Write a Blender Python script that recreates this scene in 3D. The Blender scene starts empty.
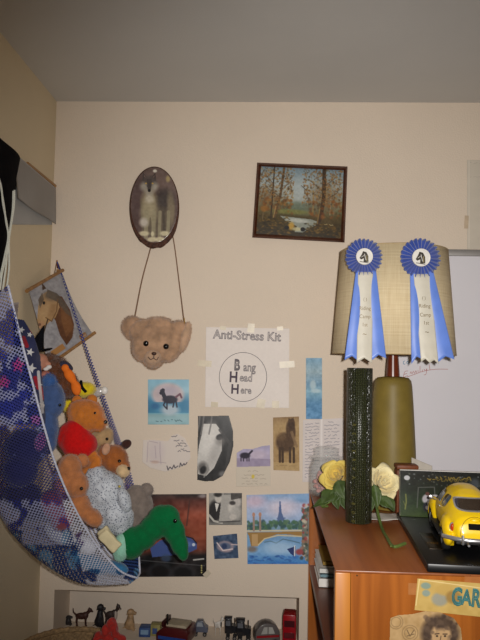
import bpy, bmesh, math, random
import numpy as np
from mathutils import Vector, Matrix, noise
from mathutils.bvhtree import BVHTree
random.seed(7)
SC = bpy.context.scene
COL = SC.collection
PI = math.pi

# ------------------------------------------------------------------ camera
CAM = np.array((0.0, -1.95, 1.685)); FPX = 660.0
yaw, pitch, roll = map(math.radians, (-2.32, 3.257, 1.078))
_f = np.array((math.sin(yaw) * math.cos(pitch), math.cos(yaw) * math.cos(pitch), math.sin(pitch)))
_r = np.array((math.cos(yaw), -math.sin(yaw), 0.0)); _u = np.cross(_r, _f)
RT = math.cos(roll) * _r + math.sin(roll) * _u
UP = -math.sin(roll) * _r + math.cos(roll) * _u
cam = bpy.data.objects.new('camera', bpy.data.cameras.new('camera'))
COL.objects.link(cam)
cam.matrix_world = Matrix(((RT[0], UP[0], -_f[0], CAM[0]), (RT[1], UP[1], -_f[1], CAM[1]), (RT[2], UP[2], -_f[2], CAM[2]), (0, 0, 0, 1)))
cam.data.lens = FPX * 36 / 640; cam.data.clip_start = 0.02
SC.camera = cam

# ------------------------------------------------------------------ light: a weak room ambience and the camera's flash
W = bpy.data.worlds.new('room_ambience'); SC.world = W; W.use_nodes = True
W.node_tree.nodes['Background'].inputs[0].default_value = (1.0, 0.86, 0.70, 1)
W.node_tree.nodes['Background'].inputs[1].default_value = 0.10
fl = bpy.data.lights.new('camera_flash', 'SPOT'); flo = bpy.data.objects.new('camera_flash', fl); COL.objects.link(flo)
fl.energy = 98; fl.color = (1.0, 0.965, 0.925); fl.spot_size = math.radians(80); fl.spot_blend = 1.0; fl.shadow_soft_size = 0.012
flo.location = Vector(CAM) + Vector(RT) * 0.045 + Vector(UP) * 0.03
_t = Vector((0.20, 0, 1.70)) - flo.location
flo.rotation_euler = _t.to_track_quat('-Z', 'Y').to_euler()
SC.view_settings.view_transform = 'Standard'; SC.view_settings.look = 'None'
SC.view_settings.exposure = 0.0; SC.view_settings.gamma = 1.0; SC.view_settings.use_curve_mapping = False

# ------------------------------------------------------------------ helpers
def Pn(px, py, Y):
    px = np.asarray(px, float); py = np.asarray(py, float)
    d = ((px - 240) / FPX)[..., None] * RT + ((320 - py) / FPX)[..., None] * UP + _f
    t = (np.asarray(Y, float) - CAM[1]) / d[..., 1]
    return CAM + d * t[..., None]
def P(px, py, Y): return Vector(Pn(px, py, Y))
def proj(p):
    d = np.asarray(p) - CAM; k = FPX / (d @ _f)
    return 240 + (d @ RT) * k, 320 - (d @ UP) * k
def S(Y): return (Y + 1.95) / FPX * 1.002          # metres per photo pixel at depth Y
def lin(c):
    c = np.clip(np.asarray(c, float) / 255, 0, 1)
    return np.where(c <= 0.04045, c / 12.92, ((c + 0.055) / 1.055) ** 2.4)
def lc(c, k=1.0):
    v = np.clip(lin(c) * k, 0, 1); return (float(v[0]), float(v[1]), float(v[2]), 1)

_mats = {}
def mat(name, col, rough=0.6, var=0.12, scale=40, bump=0.0, bscale=300, metal=0.0, sheen=0.0, spec=0.5, coat=0.0, trans=0.0, ior=1.45, alpha=1.0, stretch=None):
    if name in _mats: return _mats[name]
    m = bpy.data.materials.new(name); m.use_nodes = True; N = m.node_tree.nodes; Lk = m.node_tree.links
    b = N['Principled BSDF']
    tc = N.new('ShaderNodeTexCoord'); src = tc.outputs['Object']
    if stretch:
        mp = N.new('ShaderNodeMapping'); mp.inputs['Scale'].default_value = stretch; Lk.new(src, mp.inputs[0]); src = mp.outputs[0]
    nz = N.new('ShaderNodeTexNoise'); nz.inputs['Scale'].default_value = scale; nz.inputs['Detail'].default_value = 4
    Lk.new(src, nz.inputs['Vector'])
    rp = N.new('ShaderNodeValToRGB'); rp.color_ramp.elements[0].position = 0.3; rp.color_ramp.elements[1].position = 0.7
    rp.color_ramp.elements[0].color = lc(col, 1 - var); rp.color_ramp.elements[1].color = lc(col, 1 + var)
    Lk.new(nz.outputs['Fac'], rp.inputs[0]); Lk.new(rp.outputs[0], b.inputs['Base Color'])
    b.inputs['Roughness'].default_value = rough; b.inputs['Metallic'].default_value = metal
    b.inputs['Specular IOR Level'].default_value = spec; b.inputs['Sheen Weight'].default_value = sheen
    b.inputs['Coat Weight'].default_value = coat; b.inputs['Coat Roughness'].default_value = 0.05
    b.inputs['Transmission Weight'].default_value = trans; b.inputs['IOR'].default_value = ior; b.inputs['Alpha'].default_value = alpha
    if bump:
        n2 = N.new('ShaderNodeTexNoise'); n2.inputs['Scale'].default_value = bscale; n2.inputs['Detail'].default_value = 3
        Lk.new(src, n2.inputs['Vector'])
        bp = N.new('ShaderNodeBump'); bp.inputs['Strength'].default_value = bump; bp.inputs['Distance'].default_value = 0.004
        Lk.new(n2.outputs['Fac'], bp.inputs['Height']); Lk.new(bp.outputs[0], b.inputs['Normal'])
    _mats[name] = m; return m
def wood(name, c1, c2, rough=0.35, axis='X', scale=14, coat=0.15):
    if name in _mats: return _mats[name]
    m = bpy.data.materials.new(name); m.use_nodes = True; N = m.node_tree.nodes; Lk = m.node_tree.links; b = N['Principled BSDF']
    tc = N.new('ShaderNodeTexCoord'); mp = N.new('ShaderNodeMapping')
    mp.inputs['Scale'].default_value = {'X': (0.06, 1, 1), 'Y': (1, 0.06, 1), 'Z': (1, 1, 0.05)}[axis]
    Lk.new(tc.outputs['Object'], mp.inputs[0])
    nz = N.new('ShaderNodeTexNoise'); nz.inputs['Scale'].default_value = scale * 4; nz.inputs['Detail'].default_value = 6; nz.inputs['Distortion'].default_value = 0.6
    Lk.new(mp.outputs[0], nz.inputs['Vector'])
    rp = N.new('ShaderNodeValToRGB'); rp.color_ramp.elements[0].position = 0.32; rp.color_ramp.elements[1].position = 0.68
    rp.color_ramp.elements[0].color = lc(c1); rp.color_ramp.elements[1].color = lc(c2)
    Lk.new(nz.outputs['Fac'], rp.inputs[0]); Lk.new(rp.outputs[0], b.inputs['Base Color'])
    b.inputs['Roughness'].default_value = rough; b.inputs['Coat Weight'].default_value = coat; b.inputs['Coat Roughness'].default_value = 0.25
    _mats[name] = m; return m
def cmat(name, rough=0.55, spec=0.4, coat=0.0, sheen=0.0, bump=0.0, bscale=500):
    if name in _mats: return _mats[name]
    m = bpy.data.materials.new(name); m.use_nodes = True; N = m.node_tree.nodes; Lk = m.node_tree.links; b = N['Principled BSDF']
    a = N.new('ShaderNodeVertexColor'); a.layer_name = 'Col'
    Lk.new(a.outputs[0], b.inputs['Base Color'])
    b.inputs['Roughness'].default_value = rough; b.inputs['Specular IOR Level'].default_value = spec
    b.inputs['Coat Weight'].default_value = coat; b.inputs['Coat Roughness'].default_value = 0.12; b.inputs['Sheen Weight'].default_value = sheen
    if bump:
        tc = N.new('ShaderNodeTexCoord'); n2 = N.new('ShaderNodeTexNoise'); n2.inputs['Scale'].default_value = bscale
        Lk.new(tc.outputs['Object'], n2.inputs['Vector'])
        bp = N.new('ShaderNodeBump'); bp.inputs['Strength'].default_value = bump; bp.inputs['Distance'].default_value = 0.003
        Lk.new(n2.outputs['Fac'], bp.inputs['Height']); Lk.new(bp.outputs[0], b.inputs['Normal'])
    _mats[name] = m; return m

def tag(o, label=None, cat=None, group=None, kind=None):
    if label: o['label'] = label
    if cat: o['category'] = cat
    if group: o['group'] = group
    if kind: o['kind'] = kind
    return o
def thing(name, label, cat, loc=(0, 0, 0), group=None):
    o = bpy.data.objects.new(name, None); COL.objects.link(o); o.location = loc; o.empty_display_size = 0.02
    return tag(o, label, cat, group)
def link(name, me, m, parent=None):
    o = bpy.data.objects.new(name, me); COL.objects.link(o)
    if m is not None and not me.materials: me.materials.append(m)
    if parent is not None:
        o.parent = parent
        if parent.type == 'EMPTY': o.matrix_parent_inverse = Matrix.Translation(parent.location).inverted()
    return o
def mk(name, bm, m, parent=None, smooth=True, angle=40):
    me = bpy.data.meshes.new(name); bmesh.ops.recalc_face_normals(bm, faces=bm.faces[:])
    if smooth:
        for f in bm.faces: f.smooth = True
        ca = math.radians(angle)
        for e in bm.edges:
            if len(e.link_faces) == 2 and e.calc_face_angle(0) > ca: e.smooth = False
    bm.to_mesh(me); bm.free()
    return link(name, me, m, parent)
def box(bm, c, s, rot=None, bev=0.0, seg=2):
    b = bmesh.new(); bmesh.ops.create_cube(b, size=1.0)
    for v in b.verts: v.co = Vector((v.co.x * s[0], v.co.y * s[1], v.co.z * s[2]))
    if bev: bmesh.ops.bevel(b, geom=b.edges[:], offset=bev, segments=seg, profile=0.5, affect='EDGES')
    M = Matrix.Translation(Vector(c)) @ (rot.to_4x4() if rot is not None else Matrix())
    merge(bm, b, M)
def merge(bm, b, M=None):
    if M is not None: bmesh.ops.transform(b, matrix=M, verts=b.verts[:])
    mp = {v: bm.verts.new(v.co) for v in b.verts}
    for f in b.faces:
        try: bm.faces.new([mp[v] for v in f.verts])
        except ValueError: pass
    b.free()
def bx(x0, x1, y0, y1, z0, z1, bm=None, bev=0.0):
    bm = bm or bmesh.new(); box(bm, ((x0 + x1) / 2, (y0 + y1) / 2, (z0 + z1) / 2), (x1 - x0, y1 - y0, z1 - z0), bev=bev); return bm
def rings(bm, rs, caps=True, closed=True):
    L = [[bm.verts.new(p) for p in r] for r in rs]; n = len(L[0])
    for a, b in zip(L[:-1], L[1:]):
        for i in range(n if closed else n - 1): bm.faces.new((a[i], a[(i + 1) % n], b[(i + 1) % n], b[i]))
    if caps and closed: bm.faces.new(L[0][::-1]); bm.faces.new(L[-1])
def lathe(bm, c, prof, seg=40, rot=None, caps=True):
    R = rot.to_3x3() if rot is not None else Matrix.Identity(3); c = Vector(c)
    rings(bm, [[c + R @ Vector((max(r, 1e-5) * math.cos(2 * PI * i / seg), max(r, 1e-5) * math.sin(2 * PI * i / seg), z)) for i in range(seg)] for r, z in prof], caps)
def smooth_path(pts, n=8):
    pts = [Vector(p) for p in pts]; Q = [pts[0] * 2 - pts[1]] + pts + [pts[-1] * 2 - pts[-2]]; out = []
    for i in range(1, len(Q) - 2):
        a, b, c, d = Q[i - 1:i + 3]
        for k in range(n):
            t = k / n; out.append(0.5 * ((2 * b) + (c - a) * t + (2 * a - 5 * b + 4 * c - d) * t * t + (3 * b - a - 3 * c + d) * t ** 3))
    return out + [pts[-1]]
def tube(bm, pts, r, seg=8, sm=0):
    pts = smooth_path(pts, sm) if sm else [Vector(p) for p in pts]
    n = len(pts); rr = [r] * n if not hasattr(r, '__len__') else [float(np.interp(i / (n - 1), np.linspace(0, 1, len(r)), r)) for i in range(n)]
    ref = Vector((0.31, 0.57, 0.76)); out = []
    for i, p in enumerate(pts):
        d = (pts[min(i + 1, n - 1)] - pts[max(i - 1, 0)]).normalized()
        a = (ref - d * ref.dot(d)).normalized(); ref = a; b = d.cross(a)
        out.append([p + (a * math.cos(2 * PI * k / seg) + b * math.sin(2 * PI * k / seg)) * rr[i] for k in range(seg)])
    rings(bm, out)
def ell(bm, c, r, rot=None, sub=3):
    b = bmesh.new(); bmesh.ops.create_icosphere(b, subdivisions=sub, radius=1)
    merge(bm, b, Matrix.Translation(Vector(c)) @ (rot.to_4x4() if rot is not None else Matrix()) @ Matrix.Diagonal((r[0], r[1], r[2], 1)))
def pe(bm, px, py, Y, rx, ry, rd=None, rot=0, sub=3):
    """ellipsoid given in photo pixels at depth Y; rot turns it in the picture plane, clockwise"""
    s = S(Y); rd = rd if rd is not None else min(rx, ry)
    ell(bm, P(px, py, Y), (rx * s, rd * s, ry * s), Matrix.Rotation(math.radians(rot), 3, 'Y'), sub)
def prism(bm, pts, off, bev=0.0):
    b = bmesh.new(); A = [b.verts.new(Vector(p)) for p in pts]; B = [b.verts.new(Vector(p) + Vector(off)) for p in pts]; n = len(A)
    b.faces.new(A); b.faces.new(B[::-1])
    for i in range(n): b.faces.new((A[i], B[i], B[(i + 1) % n], A[(i + 1) % n]))
    if bev: bmesh.ops.bevel(b, geom=b.edges[:], offset=bev, segments=2, profile=0.5, affect='EDGES')
    merge(bm, b)
def grid(bm, fn, nu, nv, thick=None):
    V = [[bm.verts.new(fn(i / nu, j / nv)) for i in range(nu + 1)] for j in range(nv + 1)]
    for j in range(nv):
        for i in range(nu): bm.faces.new((V[j][i], V[j][i + 1], V[j + 1][i + 1], V[j + 1][i]))
def thicken(o, t, off=0.0):
    m = o.modifiers.new('thickness', 'SOLIDIFY'); m.thickness = t; m.offset = off; return o
def fuse(bm, voxel, it=4, fur=0, flen=0.004, fw=0.0007, lump=0.0, seed=1):
    """melt overlapping lumps into one continuous skin; optional short pile standing on it"""
    me = bpy.data.meshes.new('t'); bm.to_mesh(me); bm.free(); o = bpy.data.objects.new('t', me); COL.objects.link(o)
    r = o.modifiers.new('r', 'REMESH'); r.mode = 'VOXEL'; r.voxel_size = voxel
    if it: s = o.modifiers.new('s', 'SMOOTH'); s.factor = 0.5; s.iterations = it
    dg = bpy.context.evaluated_depsgraph_get(); dg.update()
    me2 = bpy.data.meshes.new_from_object(o.evaluated_get(dg)); bpy.data.objects.remove(o); bpy.data.meshes.remove(me)
    b = bmesh.new(); b.from_mesh(me2); bpy.data.meshes.remove(me2); b.normal_update()
    if lump:
        for v in b.verts: v.co += v.normal * lump * noise.noise(v.co * 60)
        b.normal_update()
    for f in b.faces: f.smooth = True
    if fur:
        rnd = random.Random(seed); F = b.faces[:]; ar = np.cumsum([f.calc_area() for f in F]); b.faces.ensure_lookup_table()
        for k in np.searchsorted(ar, np.random.RandomState(seed).rand(fur) * ar[-1]):
            f = F[min(int(k), len(F) - 1)]; p = f.calc_center_median() + Vector((rnd.uniform(-1, 1), rnd.uniform(-1, 1), rnd.uniform(-1, 1))) * voxel * 0.5
            d = (f.normal + Vector((rnd.uniform(-.7, .7), rnd.uniform(-.7, .7), rnd.uniform(-.9, .4)))).normalized()
            t = d.cross(Vector((rnd.uniform(-1, 1), rnd.uniform(-1, 1), rnd.uniform(-1, 1)))).normalized() * fw
            l = flen * rnd.uniform(.5, 1.1)
            b.faces.new((b.verts.new(p - t), b.verts.new(p + t), b.verts.new(p + d * l)))
    return b
def mkf(name, b, m, parent=None):
    me = bpy.data.meshes.new(name); b.to_mesh(me); b.free(); return link(name, me, m, parent)
def textmesh(body, outline=0.0, extrude=0.0):
    c = bpy.data.curves.new('t', 'FONT'); c.body = body; c.align_x = 'CENTER'; c.align_y = 'CENTER'; c.resolution_u = 3
    c.extrude = extrude
    if outline: c.fill_mode = 'NONE'; c.bevel_depth = outline; c.bevel_resolution = 0
    o = bpy.data.objects.new('t', c); COL.objects.link(o); dg = bpy.context.evaluated_depsgraph_get(); dg.update()
    me = bpy.data.meshes.new_from_object(o.evaluated_get(dg)); bpy.data.objects.remove(o); return me
def text(name, lines, m, parent, outline=0.0):
    """lines: (body, centre, size_x, size_y, right, up). One mesh."""
    bm = bmesh.new()
    for body, c, sx, sy, r, u in lines:
        me = textmesh(body, outline); b = bmesh.new(); b.from_mesh(me); bpy.data.meshes.remove(me)
        r = Vector(r).normalized(); u = Vector(u).normalized(); n = r.cross(u)
        M = Matrix(((r.x * sx, u.x * sy, n.x * sy, c[0]), (r.y * sx, u.y * sy, n.y * sy, c[1]), (r.z * sx, u.z * sy, n.z * sy, c[2]), (0, 0, 0, 1)))
        merge(bm, b, M)
    return mk(name, bm, m, parent, smooth=False)
XR, ZU = Vector((1, 0, 0)), Vector((0, 0, 1))
def rotdir(deg):
    a = math.radians(deg); return Vector((math.cos(a), 0, -math.sin(a))), Vector((math.sin(a), 0, math.cos(a)))

# ---- painted prints: colours laid on a fine grid, in the picture's own pixels
class Cv:
    def __init__(s, x0, y0, x1, y1, bg, k=2.5):
        s.b = (x0, y0, x1, y1); s.nx = max(2, int((x1 - x0) * k)); s.ny = max(2, int((y1 - y0) * k))
        s.X, s.Y = np.meshgrid(np.linspace(x0, x1, s.nx + 1), np.linspace(y0, y1, s.ny + 1)); s.k = k
        s.im = np.ones(s.X.shape + (3,)) * np.asarray(bg, float)
    def mix(s, a, c): s.im = s.im * (1 - a[..., None]) + np.asarray(c, float) * a[..., None]
    def ell(s, cx, cy, rx, ry, c, rot=0, a=1, soft=.25):
        t = math.radians(rot); dx, dy = s.X - cx, s.Y - cy
        d = np.hypot((dx * math.cos(t) + dy * math.sin(t)) / rx, (-dx * math.sin(t) + dy * math.cos(t)) / ry)
        s.mix(np.clip((1 + soft / 2 - d) / soft, 0, 1) * a, c)
    def inside(s, pts):
        ins = np.zeros(s.X.shape, bool); n = len(pts)
        for i in range(n):
            (xa, ya), (xb, yb) = pts[i], pts[(i + 1) % n]
            if ya == yb: continue
            ins ^= ((s.Y < ya) != (s.Y < yb)) & (s.X < (xb - xa) * (s.Y - ya) / (yb - ya) + xa)
        return ins
    def poly(s, pts, c, a=1): s.mix(s.inside(pts) * float(a), c)
    def line(s, pts, w, c, a=1):
        d = np.full(s.X.shape, 1e9)
        for (xa, ya), (xb, yb) in zip(pts[:-1], pts[1:]):
            L = (xb - xa) ** 2 + (yb - ya) ** 2 + 1e-9; t = np.clip(((s.X - xa) * (xb - xa) + (s.Y - ya) * (yb - ya)) / L, 0, 1)
            d = np.minimum(d, np.hypot(s.X - xa - t * (xb - xa), s.Y - ya - t * (yb - ya)))
        s.mix(np.clip((w / 2 + .25 - d) / .5, 0, 1) * a, c)
    def grad(s, stops):
        ys = [q[0] for q in stops]; s.im = np.stack([np.interp(s.Y, ys, [q[1][i] for q in stops]) for i in range(3)], -1)
    def nz(s, amp, sc, seed, sy=None, tint=(1, 1, 1)):
        r = np.random.RandomState(seed); sy = sy or sc; x0, y0, x1, y1 = s.b
        gx, gy = int((x1 - x0) / sc) + 3, int((y1 - y0) / sy) + 3; g = r.rand(gy, gx) * 2 - 1
        u = (s.X - x0) / sc; v = (s.Y - y0) / sy; i = u.astype(int); j = v.astype(int); fu = u - i; fv = v - j
        fu = fu * fu * (3 - 2 * fu); fv = fv * fv * (3 - 2 * fv)
        n = (g[j, i] * (1 - fu) + g[j, i + 1] * fu) * (1 - fv) + (g[j + 1, i] * (1 - fu) + g[j + 1, i + 1] * fu) * fv
        s.im = s.im + n[..., None] * amp * np.asarray(tint, float); return n
    def dabs(s, n, box_, cols, r, seed, a=.8, asp=1.0):
        rd = random.Random(seed)
        for _ in range(n):
            q = rd.uniform(.6, 1.4) * r
            s.ell(rd.uniform(box_[0], box_[2]), rd.uniform(box_[1], box_[3]), q, q * asp, rd.choice(cols), rd.uniform(-30, 30), a, .6)
    def scrib(s, x, y, w, h, c, seed, lw=.5, a=.8, slope=0.0):
        rd = random.Random(seed); n = max(3, int(w / 1.1)); pts = []
        for i in range(n):
            xx = x + w * i / (n - 1)
            if rd.random() < .16 and len(pts) > 1: s.line(pts, lw, c, a); pts = []; continue
            pts.append((xx, y + slope * (xx - x) + rd.uniform(-h, h)))
        if len(pts) > 1: s.line(pts, lw, c, a)
def canvas(name, cv, m, parent=None, Y=-0.003, corners=None, mask=None, gain=1.0, pos=None, curl=None, thick=0.0006):
    x0, y0, x1, y1 = cv.b
    u = (cv.X - x0) / (x1 - x0); v = (cv.Y - y0) / (y1 - y0)
    if corners is not None:
        c = np.asarray(corners, float)
        q = ((1 - u) * (1 - v))[..., None] * c[0] + (u * (1 - v))[..., None] * c[1] + (u * v)[..., None] * c[2] + ((1 - u) * v)[..., None] * c[3]
        PX, PY = q[..., 0], q[..., 1]
    else: PX, PY = cv.X, cv.Y
    if pos is not None: co = pos(PX, PY, u, v)
    else:
        yy = np.full(PX.shape, float(Y))
        if curl is not None: yy = yy - curl(u, v)
        co = Pn(PX, PY, yy)
    colr = lin(cv.im) * gain
    keep = np.ones(PX.shape, bool) if mask is None else mask
    ny, nx = PX.shape; idx = np.arange(ny * nx).reshape(ny, nx)
    fk = keep[:-1, :-1] & keep[1:, :-1] & keep[:-1, 1:] & keep[1:, 1:]
    F = np.stack([idx[:-1, :-1], idx[1:, :-1], idx[1:, 1:], idx[:-1, 1:]], -1)[fk]
    used = np.unique(F); re = np.full(ny * nx, -1); re[used] = np.arange(len(used))
    me = bpy.data.meshes.new(name); me.from_pydata(co.reshape(-1, 3)[used].tolist(), [], re[F].tolist())
    at = me.color_attributes.new('Col', 'FLOAT_COLOR', 'POINT')
    cc = np.ones((len(used), 4)); cc[:, :3] = np.clip(colr.reshape(-1, 3)[used], 0, 1)
    at.data.foreach_set('color', cc.ravel()); me.polygons.foreach_set('use_smooth', [True] * len(me.polygons)); me.update()
    o = link(name, me, m, parent)
    if thick: thicken(o, thick, 0.0)
    return o
PRINT = cmat('matte print', .6, .3); GLOSS = cmat('glossy print', .3, .5, coat=.2)
CLOTHP = cmat('painted cloth', .85, .2, sheen=.2, bump=.25)
BLACK = mat('black plastic', (22, 21, 22), .4); EYE = mat('glossy black eye', (14, 11, 10), .12, spec=.8)

# ------------------------------------------------------------------ room
XL = P(51, 262, 0).x; ZC = P(250, 102, 0).z; XRW = 1.35; YB = -2.6
nz_top = P(200, 594.5, 0).z; nx0 = P(54, 605, 0).x; nx1 = P(299, 615, 0).x; nz_bot = nz_top - 0.152; ND = 0.16
WALL = mat('cream wall paint', (222, 206, 187), .75, .02, 5, .22, 220, spec=.25)
WALLL = mat('tan wall paint', (222, 206, 176), .8, .03, 5, .2, 220, spec=.2)
CEIL = mat('white ceiling paint', (206, 204, 200), .85, .02, 4, .12, 200, spec=.2)
TRIM = mat('white niche paint', (218, 204, 188), .6, .02, 8, .05, 150)
bm = bmesh.new()
bx(XL - .1, nx0, 0, .3, 0, ZC, bm); bx(nx1, XRW + .1, 0, .3, 0, ZC, bm); bx(nx0, nx1, 0, .3, nz_top, ZC, bm); bx(nx0, nx1, 0, .3, 0, nz_bot, bm)
tag(mk('wall_back', bm, WALL, smooth=False), kind='structure')
tag(mk('wall_left', bx(XL - .1, XL, YB, 0, 0, ZC), WALLL, smooth=False), kind='structure')
tag(mk('wall_right', bx(XRW, XRW + .1, YB, 0, 0, ZC), WALL, smooth=False), kind='structure')
tag(mk('ceiling', bx(XL - .1, XRW + .1, YB, .3, ZC, ZC + .1), CEIL, smooth=False), kind='structure')
tag(mk('floor', bx(XL - .1, XRW + .1, YB, .3, -.1, 0), wood('dark floorboards', (70, 44, 28), (98, 66, 42), axis='Y'), smooth=False), kind='structure')
bm = bmesh.new()
bx(nx0, nx1, ND, ND + .01, nz_bot, nz_top, bm)
sx = P(151, 610, ND).x; bx(sx - .0012, sx + .0012, ND - .001, ND, nz_bot, nz_top, bm)
tag(mk('trim_1', bm, TRIM, smooth=False), kind='structure')

# ------------------------------------------------------------------ bookcase standing out from the wall
ZT = P(307, 490, -.01).z; BXL = .131; BXR = .56; BYF = -.732
TOPW = wood('reddish wood top', (130, 70, 32), (158, 90, 44), .38, 'Y', 10, .1)
SIDEW = wood('orange pine side', (146, 78, 20), (176, 100, 32), .35, 'Z', 12, .25)
STILE = wood('yellow pine edge', (180, 108, 32), (196, 124, 42), .4, 'Z', 10)
DARKW = wood('brown shelf wood', (92, 46, 22), (118, 62, 30), .45, 'Y', 10)
bc = thing('bookcase', 'orange wooden bookcase projecting from the back wall with car, lamp and tube on top', 'bookcase', (BXL, BYF, 0))
mk('bookcase_top', bx(BXL, BXR, BYF - .001, -.004, ZT - .004, ZT, bev=.001), TOPW, bc)
mk('end_panel', bx(BXL + .028, BXR, BYF, BYF + .02, 0, ZT - .0045), SIDEW, bc, smooth=False)
mk('front_stile', bx(BXL, BXL + .0275, BYF, BYF + .022, 0, ZT - .0045, bev=.0015), STILE, bc)
mk('end_panel', bx(BXL, BXR, -.028, -.006, 0, ZT - .0045), SIDEW, bc, smooth=False)
mk('back_panel', bx(BXR - .012, BXR, BYF + .021, -.029, 0, ZT - .0045), DARKW, bc, smooth=False)
ZS = P(307, 565, -.03).z
for z in (ZS, ZS - .30, ZS - .60, .08):
    mk('shelf', bx(BXL + .002, BXR - .013, BYF + .023, -.029, z - .018, z), DARKW, bc)
for px in (357, 470):
    bm = bmesh.new(); c = P(px, 575.5, BYF); ell(bm, c, (.0016, .0012, .0016)); mk('nail', bm, mat('dull nail', (90, 66, 40), .4, metal=.6), bc)
# books on the upper shelf
x0 = BXL + .014
def flatbook(label, z, t, cover, dx, y0=-.215, ln=.17, w=.12):
    b = thing('paperback', label, 'book', (x0, y0 + ln / 2, z))
    cm = mat('cover ' + str(cover), cover, .5, .08, 30)
    m_ = bx(x0 + dx, x0 + dx + w, y0, y0 + ln, z, z + .0014); bx(x0 + dx, x0 + dx + w, y0, y0 + ln, z + t - .0014, z + t, m_); bx(x0 + dx, x0 + dx + w, y0, y0 + .0016, z, z + t, m_)
    mk('cover', m_, cm, b, smooth=False)
    mk('page_block', bx(x0 + dx + .003, x0 + dx + w - .003, y0 + .0017, y0 + ln - .003, z + .0015, z + t - .0015), mat('book pages', (226, 216, 196), .8, .05, 200), b, smooth=False)
zs = ZS + .0008
flatbook('thick white paperback at the bottom of the stack on the bookcase shelf', zs, .024, (232, 228, 222), 0)
flatbook('thin teal paperback second from the bottom of the stack in the bookcase', zs + .0245, .008, (120, 150, 160), .004, -.212)
flatbook('white paperback under the mustard one in the bookcase stack', zs + .033, .014, (224, 222, 216), .002, -.208)
flatbook('mustard paperback on top of the stack in the bookcase', zs + .0475, .012, (150, 118, 44), .012, -.19, .15, .11)

# ------------------------------------------------------------------ whiteboard and sheet on the right of the wall
wl = P(397, 300, -.02).x; wt = P(440, 249, -.025).z
WH = wt - ZT - .006
wb = thing('whiteboard', 'white dry-erase board with grey top rail behind the lamp, red handwriting on it', 'whiteboard', (wl, 0, wt - WH))
mk('board', bx(wl, wl + .92, -.016, -.003, wt - WH + .0185, wt - .018), mat('whiteboard enamel', (222, 219, 224), .28, .02, 6, spec=.5), wb, smooth=False)
FR = mat('grey aluminium rail', (136, 132, 128), .45, .05, 30, metal=.3)
mk('top_rail', bx(wl - .002, wl + .92, -.024, -.003, wt - .019, wt, bev=.001), FR, wb)
mk('bottom_rail', bx(wl - .002, wl + .92, -.024, -.003, wt - WH, wt - WH + .018, bev=.001), FR, wb)
mk('side_rail', bx(wl - .006, wl - .0005, -.02, -.003, wt - WH + .02, wt - .02), mat('white plastic edge', (214, 214, 220), .4), wb)
def ink(name, strokes, Y, r, m, parent):
    bm = bmesh.new()
    for st in strokes: tube(bm, [P(x, y, Y) for x, y in st], r, 5, 3)
    return mk(name, bm, m, parent)
RED = mat('red marker', (182, 106, 98), .5); BLU = mat('blue marker', (70, 140, 175), .5)
E_ = [[(408, 371), (405, 371.5), (403.5, 377), (408, 375.5)], [(404, 374.3), (407, 373.5)], [(410, 374), (411, 371.5), (412, 374), (413.5, 371), (414.5, 373.5), (416, 370.5), (416.4, 373)],
      [(418, 370), (418, 372.5)], [(420, 366), (420, 372)], [(422.3, 369.5), (422.3, 372)], [(424, 369), (425.5, 371), (427, 368.5), (426, 374), (424, 375)], [(429, 364.5), (430, 370)],
      [(407, 377), (414, 374.5), (424, 371), (436, 369.2), (448, 369.2)]]
ink('handwriting', E_, -.0165, .0007, RED, wb)
ink('handwriting', [[(405, 361), (403.5, 361.5), (403.5, 364), (405.2, 364)], [(408, 361), (406.5, 362.5), (408, 364), (409, 362), (407.5, 361)]], -.0165, .0008, BLU, wb)

cv = Cv(467, 160, 500, 249, (204, 194, 178)); cv.nz(3, 6, 3); cv.line([(469, 160), (469, 249)], 1.2, (224, 214, 198), .6); cv.scrib(470, 163, 24, .8, (150, 140, 128), 4, a=.5); cv.scrib(470, 177, 20, .8, (160, 150, 136), 6, a=.4)
sh = thing('paper_sheet', 'pale translucent sheet taped to the wall above the whiteboard', 'paper', P(484, 248, 0))
canvas('sheet', cv, PRINT, sh, Y=-.002)
def tape(px, py, w, h, rot, parent, Y=-.0045, c=(206, 190, 158)):
    bm = bmesh.new(); r, u = rotdir(rot); s = S(Y); p = P(px, py, Y)
    q = [p + r * (a * w * s / 2) + u * (b * h * s / 2) for a, b in ((-1, -1), (1, -1), (1, 1), (-1, 1))]
    prism(bm, q, (0, .0006, 0)); return mk('tape', bm, mat('yellowed tape ' + str(c), c, .35, .1, 60), parent, smooth=False)
tape(466.5, 222, 4, 13, 3, sh, c=(196, 176, 150))

# ------------------------------------------------------------------ wall hangings: oval wolf plaque with the furry bear purse
pl = thing('wolf_plaque', 'oval wood-slice plaque with a grey wolf photo, bark along its lower edge', 'plaque', P(154, 247, 0))
bm = bmesh.new(); rs = []
for k, (yy, sc) in enumerate(((-.0055, .97), (-.0105, 1.0), (-.0185, 1.0), (-.0235, .965))):
    ring = []
    for i in range(96):
        a = 2 * PI * i / 96; low = max(0, math.sin(a)) ** 1.5
        j = 1 + .018 * low * noise.noise(Vector((math.cos(a) * 6, math.sin(a) * 6, k * .7)))  * 2
        ring.append(P(154.3 + 1.2 * low * math.cos(a) + 25 * sc * j * math.cos(a) + .8 * low, 207.5 + 41 * sc * j * math.sin(a), yy))
    rs.append(ring)
rings(bm, rs); mk('bark_rim', bm, mat('dark bark', (74, 42, 26), .7, .5, 90, .9, 160), pl)
cv = Cv(129, 166, 180, 245, (104, 86, 80), 3)
cv.nz(14, 9, 1); cv.ell(137, 195, 8, 28, (86, 68, 68), 0, .6, 1.2); cv.ell(162, 178, 16, 13, (124, 104, 96), 0, .6, 1)
cv.poly([(140, 199), (156, 196), (170, 194), (175, 204), (173, 222), (168, 236), (142, 236), (141, 214)], (112, 102, 84), .75)
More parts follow.
